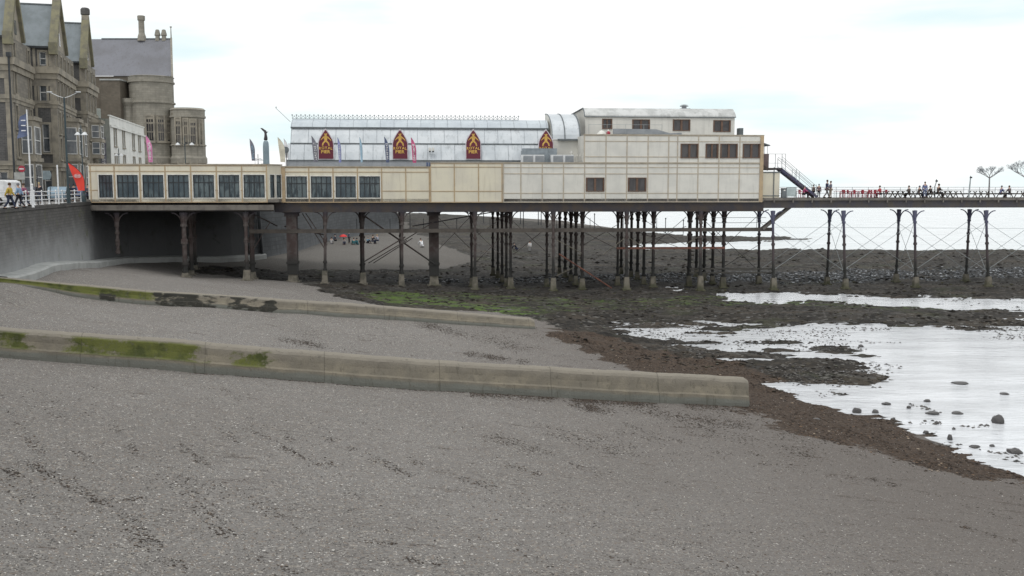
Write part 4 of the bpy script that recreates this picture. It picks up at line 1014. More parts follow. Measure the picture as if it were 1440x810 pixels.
tag(MB().box(-.22,.0,-.03,0,-.2,.2).box(.05,.2,-.03,0,-.2,.2).build('notice_plate', M['navycloth'], loc=(*ps, Z(231,U(602,0),0)), rot=ANG), 'small navy notice plate at the joint of the cream walls', 'notice')
c0 = W(hu0, v0+1); zq = hzv(171, v0+1, hu0); q1 = gy(388, 152, c0[1]+1)
tag(MB().tube((0,0,0),(q1[0]-c0[0], 1, q1[2]-zq),.03,n=5).tube((q1[0]-c0[0], 1, q1[2]-zq),(q1[0]-c0[0]+.05, 1, q1[2]-zq+.15),.06,n=5).build('roof_antenna', M['rail_grey'], loc=(*c0, zq)), 'thin leaning antenna pole at the left end of the silver hall roof', 'antenna')
s = thing('satellite_dish', 'small dark dish at the left end of the silver hall', 'dish', (*W(U(402.5,2.5,210),2.5), rz1), ANG)
MB().tube((0,0,0),(0,0,Z(212,0,2.5)-rz1),.04,n=6).build('mast', M['dark_metal'], s); MB().lathe([(.02,0),(.2,.04),(.33,.14)], 12).build('dish', M['seam'], s, loc=(0,-.1,Z(210,0,2.5)-rz1), rot=(PI/2,0,0))

# ------------------------------------------------------------------ PEOPLE
def skin_mesh(verts, edges, radii, name):
    me = bpy.data.meshes.new(name); me.from_pydata(verts, edges, []); o = bpy.data.objects.new(name, me); COL.objects.link(o)
    md = o.modifiers.new('s', 'SKIN'); md.use_smooth_shade = True
    for i, r in enumerate(radii): me.skin_vertices[0].data[i].radius = (r, r) if isinstance(r, (int, float)) else r
    me.skin_vertices[0].data[0].use_root = True
    sb = o.modifiers.new('u', 'SUBSURF'); sb.levels = 1
    dg = bpy.context.evaluated_depsgraph_get(); out = bpy.data.meshes.new_from_object(o.evaluated_get(dg)); out.name = name
    bpy.data.objects.remove(o); return out
POSE = {}
def pose(kind):
    if kind in POSE: return POSE[kind]
    S = {'stand': dict(hip=.92, knee=[(.0,.48),(.03,.48)], foot=[(-.02,.05),(.04,.05)], lean=0, hand=[(.28,.02,.80),(.27,-.05,.82)], elb=[(.26,-.03,1.08),(.26,-.03,1.08)]),
         'walk': dict(hip=.90, knee=[(.16,.50),(-.05,.46)], foot=[(.30,.06),(-.34,.09)], lean=.03, hand=[(.24,.22,.90),(.24,-.2,.88)], elb=[(.26,.02,1.08),(.26,-.1,1.08)]),
         'point': dict(hip=.92, knee=[(.0,.48),(.03,.48)], foot=[(-.02,.05),(.04,.05)], lean=0, hand=[(.10,.34,1.18),(.10,.34,1.14)], elb=[(.25,.08,1.08),(.25,.08,1.05)]),
         'sit': dict(hip=.50, knee=[(.44,.50),(.44,.50)], foot=[(.46,.05),(.42,.05)], lean=.06, hand=[(.12,.36,.74),(.12,.36,.74)], elb=[(.25,.12,.74),(.25,.12,.74)]),
         'ground': dict(hip=.14, knee=[(.38,.46),(.36,.44)], foot=[(.62,.06),(.60,.06)], lean=.1, hand=[(.14,.34,.42),(.14,.34,.42)], elb=[(.26,.1,.38),(.26,.1,.38)]),
         'crouch': dict(hip=.30, knee=[(.36,.46),(.30,.36)], foot=[(.06,.05),(.0,.05)], lean=.34, hand=[(.12,.48,.28),(.16,.46,.24)], elb=[(.24,.36,.42),(.24,.36,.42)])}[kind]
    h = S['hip']; ln = S['lean']
    def P(x, y, z): return (x, y, z)
    ch = h+.50; v = []; e = []; r = []
    def add(p, rr, par=None):
        v.append(p); r.append(rr); i = len(v)-1
        if par is not None: e.append((par, i))
        return i
    pel = add((0,0,h), (.15,.11)); wai = add((0,ln*.4,h+.2), (.13,.1), pel); cs = add((0,ln,h+.42), (.17,.115), wai); nk = add((0,ln*1.15,h+.56), .055, cs)
    hd0 = add((0,ln*1.3+.015,h+.63), (.07,.075), nk); hd1 = add((0,ln*1.35+.02,h+.72), (.082,.098), hd0); hd2 = add((0,ln*1.35,h+.79), (.055,.06), hd1)
    for sgn, k, f, ha, el in ((-1,0,0,0,0),(1,1,1,1,1)):
        ky, kz_ = S['knee'][k]; fy, fz = S['foot'][f]
        hp = add((sgn*.10, 0, h-.06), .095, pel); kn = add((sgn*.12, ky, kz_), .062, hp); an = add((sgn*.12, fy, fz+.04), .042, kn); to = add((sgn*.13, fy+.17, fz-.01), (.045,.03), an)
        sh = add((sgn*.19, ln, h+.46), .062, cs); ex, ey, ez = S['elb'][el]; ez = ez if kind not in ('stand','walk','point') else ez
        eb = add((sgn*ex, ln+ey if kind == 'crouch' else ey+ln, ez), .043, sh); hx, hy, hz_ = S['hand'][ha]; wr = add((sgn*hx, hy+ln*.5, hz_), .032, eb)
        hn = add((sgn*hx*.98, hy+ln*.5+.04, hz_-.09 if kind in ('stand','walk') else hz_-.01), (.035,.02), wr)
    body = skin_mesh(v, e, r, 'body')
    # clothes grown on the same skeleton, a little larger
    tv = [0,1,2]; 
    def sub(names, grow, nm):
        idx = {}; vv = []; rr = []
        for i in names: idx[i] = len(vv); vv.append(v[i]); q = r[i]; q = (q, q) if isinstance(q, (int, float)) else q; rr.append((q[0]+grow, q[1]+grow))
        ee = [(idx[a], idx[b]) for a, b in e if a in idx and b in idx]
        return skin_mesh(vv, ee, rr, nm)
    # indices: 7.. per side: hip,knee,ankle,toe,shoulder,elbow,wrist,hand
    L = [7,8,9,10,11,12,13,14]; R = [15,16,17,18,19,20,21,22]
    jk = sub([1,0,2,L[4],L[5],L[6],R[4],R[5],R[6]], .022, 'jacket'); tr = sub([0,L[0],L[1],L[2],R[0],R[1],R[2]], .016, 'trousers')
    hc = v[hd1]; m = MB(); prof = [(.0,.115),(.05,.105),(.085,.075),(.105,.03),(.108,-.03),(.09,-.07)]
    m.lathe(prof[::-1], 12, (0, 0)); hair = bpy.data.meshes.new('hair'); hair.from_pydata([(x*.85+hc[0], y+hc[1]-.025, z+hc[2]+.02) for x, y, z in m.v], [], m.f)
    m = MB()
    for sgn in (-1, 1): m.tube((sgn*.12, S['foot'][0 if sgn < 0 else 1][0]-.06, S['foot'][0][1]-.0), (sgn*.13, S['foot'][0 if sgn < 0 else 1][0]+.2, S['foot'][0][1]-.01), .055, .045, 7)
    shoe = bpy.data.meshes.new('shoes'); shoe.from_pydata([p for p in m.v], [], m.f)
    POSE[kind] = (body, jk, tr, hair, shoe); return POSE[kind]
M['skin'] = pm('skin', (.50,.33,.25), rough=.6, fine=.02)
cmat = {}
def cloth(c):
    if c not in cmat: cmat[c] = pm('cloth', c, rough=.85, fine=.04)
    return cmat[c]
def person(kind, loc, rot, jc, tc, hc, label, s=1.0, group=None, sun=True):
    p = thing('person', label, 'person', loc, rot, group); p.scale = (s,)*3
    for me, nm, mt in zip(pose(kind), ('body','jacket','trousers','hair','shoes'), (M['skin'], cloth(jc), cloth(tc), cloth(hc), M['rubber'])):
        me2 = me.copy(); me2.materials.clear(); me2.materials.append(mt); o = bpy.data.objects.new(nm, me2); COL.objects.link(o); o.parent = p
    return p
DARK = (.03,.03,.04); NAVY = (.04,.05,.09); BRN = (.08,.05,.035); GREY = (.2,.2,.22); BLONDE = (.45,.35,.2)
def deckp(px, v, kind, rot, jc, tc, hc, label, s=1.0, dz=0):
    u = U(px, v, 270); x, y = W(u, v); return person(kind, (x, y, DZ+dz), rot+ANG, jc, tc, hc, label, s)
HALF = PI/2
deckp(1130.5, .9, 'sit', -HALF, (.45,.08,.2), DARK, GREY, 'person in a raspberry top seated by the foot of the pier stair')
deckp(1144, 1.8, 'stand', PI*.2, (.2,.17,.16), DARK, BRN, 'short person in a brown coat standing just left of the stair foot', .82)
deckp(1151.5, 1.2, 'stand', PI, (.18,.13,.14), DARK, GREY, 'person in dark brown with greying hair right of the stair foot', .86)
deckp(1162.5, .9, 'walk', -HALF, NAVY, (.15,.14,.15), BRN, 'tall person in a navy jacket walking beside the person in beige', 1.12)
deckp(1168, 1.5, 'point', HALF, (.16,.17,.22), (.42,.36,.3), BRN, 'person in beige trousers facing the tall person in navy', 1.04)
deckp(1238, 1.5, 'sit', HALF, (.42,.06,.08), DARK, BRN, 'person in a red top seated at the right end of the red tables')
deckp(1279, 1.7, 'sit', HALF, (.10,.085,.08), DARK, BRN, 'person in dark brown seated at the first picnic table')
deckp(1292, 1.7, 'sit', -HALF, (.12,.1,.1), NAVY, GREY, 'person with greying hair seated left of the man in blue')
deckp(1300.5, .9, 'stand', PI, (.14,.17,.30), (.16,.19,.3), BRN, 'person standing alone in blue clothes between picnic tables')
deckp(1309, 1.6, 'sit', HALF, (.07,.06,.06), DARK, DARK, 'person in black seated just right of the man in blue')
deckp(1319, 1.5, 'sit', -HALF, (.09,.07,.065), DARK, BRN, 'person in a dark brown coat below the slim curved post', 1.15)
deckp(1407.5, 1.5, 'sit', -HALF, (.17,.19,.33), NAVY, GREY, 'person in a slate blue coat seated right of the bare tree')
deckp(1420, 1.5, 'sit', HALF, (.13,.11,.12), NAVY, BRN, 'person in dark grey seated facing the person in slate blue')
def promp(px, Y, kind, rot, jc, tc, hc, label, s=1.0):
    x, y, _ = gy(px, 270, Y); return person(kind, (x, y, PZ), rot, jc, tc, hc, label, s)
promp(13, 66, 'walk', -HALF, (.50,.36,.07), NAVY, BRN, 'person in a mustard yellow jacket walking behind the white railing')
promp(26.5, 70, 'walk', HALF, (.25,.37,.52), DARK, GREY, 'person in a light blue jacket behind the white railing')
promp(34, 76, 'walk', HALF, (.30,.1,.17), NAVY, BRN, 'person in a dusky pink coat behind the railing under the no entry sign')
promp(55, 88, 'stand', PI, DARK, NAVY, BLONDE, 'fair haired person in black behind the white railing', 1.05)
promp(97.5, 98, 'walk', HALF, DARK, NAVY, (.30,.08,.05), 'red haired person in black near the tall lamp post')
promp(104, 101, 'stand', 0, NAVY, DARK, DARK, 'dark haired person in navy left of the red feather flag')
promp(124, 104, 'stand', PI, (.1,.1,.12), DARK, BRN, 'person in charcoal right of the red feather flag')
def beachp(px, py, kind, rot, jc, tc, hc, label, z0=1.4, s=1.1):
    x, y = gz(px, py, z0)
    for _ in range(4): z0 = hz(x, y); x, y = gz(px, py, z0)
    return person(kind, (x, y, z0), rot, jc, tc, hc, label, s)
for i, (px, py, k, jc, tc, hc, lb) in enumerate([
    (466,343,'ground',(.5,.5,.5),(.25,.25,.27),BRN,'person in pale grey lying lowest at the left end of the beach group'),
    (472,342,'sit',NAVY,DARK,DARK,'person in navy seated between the pale grey figure and the red parasol'),
    (484,344,'ground',(.3,.28,.28),NAVY,BRN,'person sitting beneath the red parasol on the beach'),
    (491,342,'stand',(.1,.12,.2),DARK,BRN,'person standing right of the red parasol on the beach'),
    (498,344,'ground',(.05,.2,.22),(.04,.16,.18),BRN,'person in teal seated in front of the beach group'),
    (503,344,'ground',(.04,.17,.2),(.05,.15,.18),DARK,'dark haired person in teal seated beside the other teal figure'),
    (517,342,'ground',(.18,.3,.4),DARK,GREY,'person in light blue sitting right of the dark pier leg on the beach'),
    (524,343,'sit',DARK,NAVY,BRN,'person in black near the right end of the beach group'),
    (531,342,'sit',(.35,.4,.5),NAVY,BLONDE,'fair haired person in pale blue at the right end of the beach group')]):
    beachp(px, py, k, i*1.7, jc, tc, hc, lb)
beachp(594, 348, 'crouch', .6, (.8,.82,.85), (.6,.6,.62), BRN, 'person in white crouching alone on the sand behind the pier', s=1.25)
beachp(745, 354, 'stand', .3, (.75,.75,.75), (.4,.4,.4), BRN, 'person in white standing on the dark reef beyond the pier legs', z0=.6, s=1.0)
beachp(727, 352, 'crouch', 1.8, DARK, NAVY, DARK, 'person in black bending over on the reef left of the person in white', z0=.6)
x, y = gz(483, 343, 1.3)
for _ in range(5): z = hz(x, y); x, y = gz(483, 343.5, z)
s = thing('parasol', 'small red parasol over the group sitting on the far beach', 'parasol', (x, y, z))
MB().tube((0,0,0),(0,0,1.5),.03,n=5).build('pole', M['dark_metal'], s); MB().lathe([(.62,1.2),(.52,1.35),(.3,1.5),(.02,1.58)], 10).build('canopy', pm('red_parasol', (.75,.05,.05), rough=.6), s)

mp_ = None
for px, pt_ in ((680,300),(732,303),(736,303),(757,303),(761,304),(836,302),(936,304),(961,303)):
    x, y = gz(px, 318, .9); z = hz(x, y)
    if mp_ is None:
        mp_ = thing('marker_post', 'thin dark marker post on the far reef seen between the pier legs', 'post', (x, y, z), 0, 'marker posts on the far reef')
        MB().tube((0,0,-.5),(0,0,3.6),.10,n=6).build('shaft', M['dark_metal'], mp_); MB().tube((0,0,3.6),(0,0,3.9),.2,.16,n=6).build('cap', M['dark_metal'], mp_)
    else: copy_tree(mp_, (x, y, z))
s = thing('wall_steps', 'open metal steps at the far end of the grey wall under the pier', 'steps', (-25.9, 222, 1))
for z in (4.8,5.5,6.2,6.9,7.6,8.3): MB().box(0,3.2,-.2,.2,z-1,z-.85).build('tread', M['dark_metal'], s)
for x in (0, 3.2): MB().tube((x,0,-1),(x,0,7.8),.08,n=6).build('post', M['dark_metal'], s)
# ------------------------------------------------------------------ deck furniture
def chair_proto(mat, loc, rot, label, group):
    s = thing('plastic_chair', label, 'chair', loc, rot, group)
    m = MB().box(-.22,.22,-.22,.22,.42,.46).build('seat', mat, s); m = MB()
    m.box(-.22,.22,-.25,-.21,.46,.52); m.box(-.22,.22,-.27,-.23,.78,.88)
    for x in (-.2,-.07,.07,.2): m.box(x-.03,x+.03,-.26,-.225,.5,.82)
    m.build('backrest', mat, s)
    for x in (-.19,.19):
        for y in (-.19,.19): MB().tube((x,y,.42),(x*1.15,y*1.15,0),.025,n=5).build('leg', mat, s)
        MB().tube((x*1.15,-.22,.66),(x*1.15,.2,.64),.022,n=5).tube((x*1.15,.2,.64),(x*1.15,.2,.44),.022,n=5).build('armrest', mat, s)
    return s
def dpos(px, v): u = U(px, v, 275); x, y = W(u, v); return (x, y, DZ)
R_ = random.Random(3)
ch = [(1127,1.0,-1.4),(1134,2.0,1.5),(1184,1.5,1.5),(1188,2.6,-1.5),(1195,1.5,-1.6),(1198.5,1.0,1.5),(1204,2.5,-1.5),(1209.5,1.5,1.6),(1216,1.1,-1.5),(1222,1.7,1.5),(1225,1,-1.6),(1228,2.4,1.5),(1233,1.3,-1.5),(1243,2.2,1.6)]
c0_ = None; lb = 'red plastic chair at the red tables on the pier deck'
for px, v, r in ch:
    if c0_ is None: c0_ = chair_proto(M['red'], dpos(px, v), r+ANG, 'red plastic chair at the foot of the pier stair', 'red chairs on the pier deck')
    else: copy_tree(c0_, dpos(px, v), r+ANG, lb)
tb = None
for px, v in ((1179,1.6),(1191.5,1.8),(1201,1.5),(1213,1.8),(1219,1.4),(1236.5,2.3),(1248,1.6),(1123,1.6)):
    if tb is None:
        tb = thing('cafe_table', 'red square cafe table on the pier deck', 'table', dpos(px, v), ANG, 'red tables on the pier deck')
        MB().box(-.4,.4,-.4,.4,.70,.74).build('tabletop', M['red'], tb)
        for x in (-.34,.34):
            for y in (-.34,.34): MB().tube((x,y,.70),(x,y,0),.025,n=5).build('leg', M['rail_grey'], tb)
    else: copy_tree(tb, dpos(px, v), ANG)
pt = None
pl_ = [(1255,1.5),(1270,1.7),(1284,1.5),(1297,2.6),(1312,1.6),(1329,1.6),(1344,1.6),(1371,1.6),(1388,1.9),(1413,1.6),(1438,1.6),(1336,3.4),(1262,3.4),(1452,1.6)]
for px, v in pl_:
    if pt is None:
        pt = thing('picnic_table', 'dark timber picnic table on the pier deck', 'picnic table', dpos(px, v), ANG, 'picnic tables on the pier deck')
        MB().box(-.37,.37,-.9,.9,.72,.76).build('tabletop', M['wood'], pt)
        for x in (-.7,.7): MB().box(x-.13,x+.13,-.9,.9,.43,.47).build('seat', M['wood'], pt)
        for y in (-.6,.6):
            MB().bar((-.18,y,.72),(-.6,y,0),.04,.09).build('leg', M['wood'], pt); MB().bar((.18,y+.002,.72),(.6,y+.002,0),.04,.09).build('leg', M['wood'], pt); MB().bar((-.8,y+.045,.4),(.8,y+.045,.4),.04,.08).build('crossbar', M['wood'], pt)
    else: copy_tree(pt, dpos(px, v), ANG)
s = thing('bin', 'dark square bin beside the cream annex on the pier deck', 'bin', dpos(1102, .8), ANG)
MB().box(-.24,.24,-.24,.24,0,.95).build('body', M['seam'], s, bevel=.02); MB().box(-.26,.26,-.26,.26,.95,1.05).build('lid', M['dark_metal'], s); MB().box(-.09,.09,-.25,-.243,.75,.88).build('notice', M['frame_white'], s)
s = thing('glass_screen', 'pale blue glazed wind screen between the bin and the red chairs', 'screen', dpos(1106, 1.2), ANG)
MB().box(.0,1.05,-.02,.02,.15,1.1).build('pane', M['balglass'], s); m = MB(); [m.box(x-.03,x+.03,-.04,.04,0,1.15) for x in (0,1.05)]; m.box(.031,1.019,-.03,.03,1.1,1.15); m.build('frame', M['rail_grey'], s)
def deck_post(px, v, pyt, label, crook):
    u = U(px, v, 270); x, y = W(u, v); h = Z(pyt, u, v)-DZ; s = thing('deck_post', label, 'post', (x, y, DZ), ANG)
    m = MB()
    if crook: m.tube((-.06,0,0),(-.1,0,h*.62),.07,.06,7).tube((-.1,0,h*.6),(.05,0,h*.85),.06,.05,7).tube((.05,0,h*.83),(.08,0,h),.06,.03,7)
    else: m.tube((-.08,0,0),(.04,0,h-.1),.09,.06,8)
    m.build('shaft', M['rail_grey'], s); MB().box(-.03,.2,-.06,.06,h-.28,h-.12).tube((.04,0,h-.12),(.04,0,h),.05,.02,6).build('head', M['dark_metal'], s)
deck_post(1315.5, 1.9, 252, 'short crooked post rising behind the seated person in brown', True)
deck_post(1363.5, .7, 247, 'slim straight grey post left of the small bare tree', False)
def tree(px, v, pyt, pyf, half, label, seed):
    u = U(px, v, 270); x, y = W(u, v); hf = Z(pyf, u, v)-DZ; ht = Z(pyt, u, v)-DZ; s = thing('bare_tree', label, 'tree', (x, y, DZ), ANG, 'small bare trees on the pier deck')
    MB().tube((0,0,0),(.02,0,hf*.6),.095,.08,8).tube((.02,0,hf*.6),(0,0,hf),.08,.07,8).build('trunk', M['bark'], s)
    r = random.Random(seed); m = MB(); tw = MB()
    def grow(p, d, l, rad, dep):
        q = p+d*l; (m if dep < 3 else tw).tube(p, q, rad, rad*.7, 5, cap=False)
        if dep >= 6: return
        for _ in range(3 if dep < 5 else 4):
            nd = (d+Vector((r.uniform(-.6,.6), r.uniform(-.6,.6), r.uniform(-.18,.42)))).normalized()
            grow(q, nd, l*r.uniform(.6,.82), rad*.62, dep+1)
    for a in range(5):
        t = a/5*2*PI+.4; grow(Vector((0,0,hf)), Vector((math.cos(t), math.sin(t), .62)).normalized(), (ht-hf)*.42, .05, 1)
    m.build('branch', M['bark'], s, fix=False); tag(tw.build('twigs', pm('pale_twigs', (.36,.38,.40), rough=.9), s, fix=False), kind='stuff')
tree(1390.5, 2.0, 234, 250.5, 14, 'small bare tree with spreading crown standing right of the slim post', 2)
tree(1441, 2.0, 226, 250, 16, 'second bare tree cut by the right edge of the picture', 5)

# ------------------------------------------------------------------ TOWN
def house(name, label, O, E, Dq, z0, zc, zs, ze, zr, sea_ops, side_ops, gable=True, gl=None):
    O = Vector(O); E = Vector(E); d = E-O; L = d.length; d.normalize(); q = Vector((-d.y, d.x))   # q points inland (left)
    ang = math.atan2(d.y, d.x); H = thing(name, label, 'house', (O.x, O.y, PZ), ang); off = (0,0,PZ)
    gl = gl or L
    # local: x along the sea front, y inland (left of direction) -> sea face looks to -y, side wall looks to -x
    m = MB(); m.wall((0,0), (1,0), (0,-1), L, PZ-.1, ze, sea_ops, .28); m.build('front_wall', M['buff_wall'], H, off=off)
    m = MB(); m.wall((0,Dq), (0,-1), (-1,0), Dq, PZ-.1, ze, [(Dq-b, Dq-a, c, e) for a, b, c, e in side_ops], .28); m.build('side_wall', M['rubble'], H, off=off)
    m = MB(); m.box(L-.02, L, .0, Dq, PZ, ze); m.box(.3, L-.3, Dq-.1, Dq, PZ, ze); m.build('back_wall', M['rubble'], H, off=off)
    inn = MB().box(.6, L-.1, .6, .7, PZ, ze-.1).box(.6,.7,.7,Dq-.2,PZ,ze-.1).build('inner_wall', pm('dark_room', (.03,.03,.035)), H, off=off)
    # quoins, bands, cornices
    t = MB()
    for (zz, hgt, pr_) in ((zc,.75,.45),(zs,.45,.2),(13.6,.5,.35)):
        t.box(-pr_, L+.1, -pr_, -.003, zz-hgt/2, zz+hgt/2); t.box(-pr_, -.003, 0, Dq, zz-hgt/2, zz+hgt/2)
        t.box(-pr_*.5, L+.05, -pr_*.5, -.004, zz-hgt*1.4, zz-hgt/2-.004); t.box(-pr_*.5, -.004, 0, Dq, zz-hgt*1.4, zz-hgt/2-.004)
    t.build('cornice', M['buff'], H, off=off)
    t = MB(); t.box(-.06, -.005, 0, .75, PZ, ze); t.box(-.08, -.005, 0, Dq, zc-1.9, zc-.9) ; t.box(-.05, -.006, 2.2, 2.5, PZ, ze); t.build('stone_dressing', M['buff'], H, off=off)
    for (a, b, c, e) in sea_ops: hwin(H, a, b, c, e, 'x', off)
    for (a, b, c, e) in side_ops: hwin(H, a, b, c, e, 'y', off)
    # gabled roof, ridge inland; the gable parapet stands over the sea front
    r = MB(); mid = gl/2
    r.add([(-.25,.3,ze),(mid,.3,zr),(mid,Dq,zr),(-.25,Dq,ze)], [(0,1,2,3)]); r.add([(gl+.1,.3,ze),(mid,.3,zr),(mid,Dq,zr),(gl+.1,Dq,ze)], [(3,2,1,0)])
    r.build('roof', M['slate'], H, off=off, fix=False)
    MB().box(-.38,-.2,.3,Dq,ze-.18,ze+.06).build('gutter', M['dark_metal'], H, off=off)
    MB().box(mid-.12, mid+.12, .3, Dq, zr-.05, zr+.12).build('ridge_tiles', M['seam'], H, off=off)
    g = MB(); g.prism([(0,ze-.01),(gl,ze-.01),(mid,zr+.3)], 'y', 0.004, .4); g.build('gable', M['buff'], H, off=off)
    g = MB(); g.bar((-.35,.1,ze+.1),(mid,.1,zr+.75),.95,.5); g.bar((gl+.2,.1,ze+.1),(mid,.1,zr+.75),.95,.5)
    g.box(-.7,.15,-.35,.6,ze-.9,ze+.5); g.build('coping', M['lichen'], H, off=off)
    g = MB(); g.box(mid-.45,mid+.45,-.35,.55,zr+.2,zr+1.1); f = g.build('finial', M['buff'], H, off=off)
    MB().lathe([(.42,zr+1.1),(.62,zr+1.25),(.62,zr+1.95),(.45,zr+2.15),(.2,zr+2.2)], 8, (mid,.1)).build('cap', M['rubble'], f, off=off)
    g = MB(); 
    for zz in (ze+.6,): g.box(mid-.5, mid+.5, -.03, .0, zz, zz+1.6)
    g.build('gable_window', M['glass_house'], H, off=off)
    return H, L, off
def hwin(H, a, b, c, e, ax, off):
    def box(m, s0, s1, d0, d1, z0, z1):
        if ax == 'x': m.box(s0, s1, d0, d1, z0, z1)
        else: m.box(d0, d1, s0, s1, z0, z1)
    m = MB(); t = .22; box(m, a-t, a, -.10, -.002, c-.1, e+t); box(m, b, b+t, -.10, -.002, c-.1, e+t); box(m, a, b, -.10, -.002, e, e+t); box(m, a-t-.1, b+t+.1, -.2, -.001, c-.28, c-.1)
    f = m.build('window', M['buff'], H, off=off)
    m = MB(); k = .09; box(m, a, a+k, .12, .2, c, e); box(m, b-k, b, .12, .2, c, e); box(m, a+k, b-k, .12, .2, e-k, e); box(m, a+k, b-k, .12, .2, c, c+k); box(m, a+k, b-k, .10, .2, (c+e)/2-.05, (c+e)/2+.05)
    m.build('sash', M['sash'], f, off=off)
    m = MB(); box(m, a, b, .22, .25, c, e); m.build('pane', M['glass_house'], f, off=off)
def bay(H, x0, x1, zb, zt, off, dpt=1.3, mat='buff'):
    m = MB(); P = [(x0,-.003),(x0+.45,-dpt),(x1-.45,-dpt),(x1,-.003)]
    b = m.prism(P, 'z', zb, zt).build('bay_window', M[mat], H, off=off)
    Q = [(x0-.25,-.01),(x0+.3,-dpt-.25),(x1-.3,-dpt-.25),(x1+.25,-.01)]; 
    for z in (zt+.003, (zb+zt)/2-.2): MB().prism(Q, 'z', z, z+.45).build('bay_cornice', M['buff'], b, off=off)
    for (z0, z1) in ((zb+(zt-zb)*.12, zb+(zt-zb)*.44), (zb+(zt-zb)*.58, zb+(zt-zb)*.92)):
        g = MB(); w = MB()
        for i in range(3):
            p, q = Vector(P[i]), Vector(P[i+1]); d = (q-p); n = Vector((d.y, -d.x)).normalized(); l = d.length; d.normalize()
            for (m_, s0, s1, o0, o1) in ((g, .14, .86, .03, .05), (w, .09, .15, .02, .11), (w, .85, .91, .02, .11)):
                a_ = p+d*l*s0; b_ = p+d*l*s1; vs = [(*(a_+n*o0),z0),(*(b_+n*o0),z0),(*(b_+n*o1),z0),(*(a_+n*o1),z0)]; vs += [(x, y, z1) for x, y, _ in vs]
                m_.add(vs, [(0,3,2,1),(4,5,6,7),(0,1,5,4),(1,2,6,5),(2,3,7,6),(3,0,4,7)])
            for zz in (z0, z1, (z0+z1)/2):
                a_ = p+d*l*.1; b_ = p+d*l*.9; w.bar((*(a_+n*.07), zz), (*(b_+n*.07), zz), .1, .1)
        g.build('pane', M['glass_house'], b, off=off); w.build('sash', M['sash'], b, off=off)
def grid_ops(L, xs, w, zs):
    return [(x-w/2, x+w/2, a, b) for x in xs for a, b in zs if x+w/2 < L-.1]
ZS = [(10.2,12.9),(14.4,16.9),(17.6,20.1),(21.5,23.9)]
H1, L1, of = house('gabled_house', 'nearest dark stone gabled house at the left edge, slate roof above dark rubble side wall', (-55.9,113), (-58.2,122.6), 16, PZ, 24.9, 21.0, 27.6, 33.2,
    grid_ops(9.8, [1.5,8.4], 1.0, ZS+[(25.6,27.1)]), [(.9,1.7,10.4,12.6),(3.0,4.2,10.0,14.0),(4.3,5.3,15,19)], gl=5.6)
bay(H1, 2.6, 7.2, PZ, 18.6, of)
H2, L2, of = house('gabled_house', 'middle gabled stone house with white sash windows in its side wall', (-55.9,124), (-60.0,138.6), 18, PZ, 25.1, 21.2, 27.9, 33.6,
    grid_ops(15.1, [1.4,4.3,7.2,10.1,13.2], 1.05, ZS+[(25.7,27.2)]), [(1.0,1.75,25.7,27.3),(1.1,1.9,21.2,23.7),(1.0,1.8,15.2,18.6),(.95,1.8,10.2,13.2)], gl=8.2)
bay(H2, 4.2, 8.6, PZ, 19.2, of, 1.6); bay(H2, 10.2, 13.6, PZ, 19.0, of, 1.5)
H3, L3, of = house('gabled_house', 'farthest gabled stone house with the narrowest front, beside the brown brick wall', (-59.2,140.4), (-61.6,149.6), 16, PZ, 25.1, 21.2, 28.1, 33.8,
    grid_ops(9.5, [1.8,4.8,7.6], 1.0, ZS+[(25.7,27.2)]), [(1.2,2.0,15.2,18.2)], gl=6.0)
bay(H3, 2.6, 6.6, 15, 20, of, 1.2)
m = MB(); m.box(-62.5,-58.9,121.9,126.5,PZ,24.2)
lk = thing('link_house', 'recessed stone link between the nearest and middle gabled houses', 'house', (-62.5,121.9,PZ))
m.build('wall', M['buff'], lk, off=(-62.5,121.9,PZ)); MB().prism([(-62.6,24.21),(-58.7,24.21),(-60.6,26.5)], 'y', 121.8, 126).build('roof', M['slate'], lk, off=(-62.5,121.9,PZ))
m = MB(); 
for z in (10.5,15,18.5): m.box(-58.93,-58.85,122.8,123.7,z,z+2)
m.build('window', M['glass_house'], lk, off=(-62.5,121.9,PZ))
for (x, y, z, zt_) in ((-57.9,112.85,PZ,31),(-56.3,112.8,PZ,24)): pass
s = thing('drainpipe', 'black rainwater pipe down the nearest dark rubble wall', 'pipe', (*gy(18,200,112.4)[:2], PZ)); MB().tube((0,0,0),(0,0,15.8),.11,n=8).build('pipe', M['dark_metal'], s); MB().box(-.22,.22,-.15,.25,15.8,16.3).build('hopper', M['dark_metal'], s)

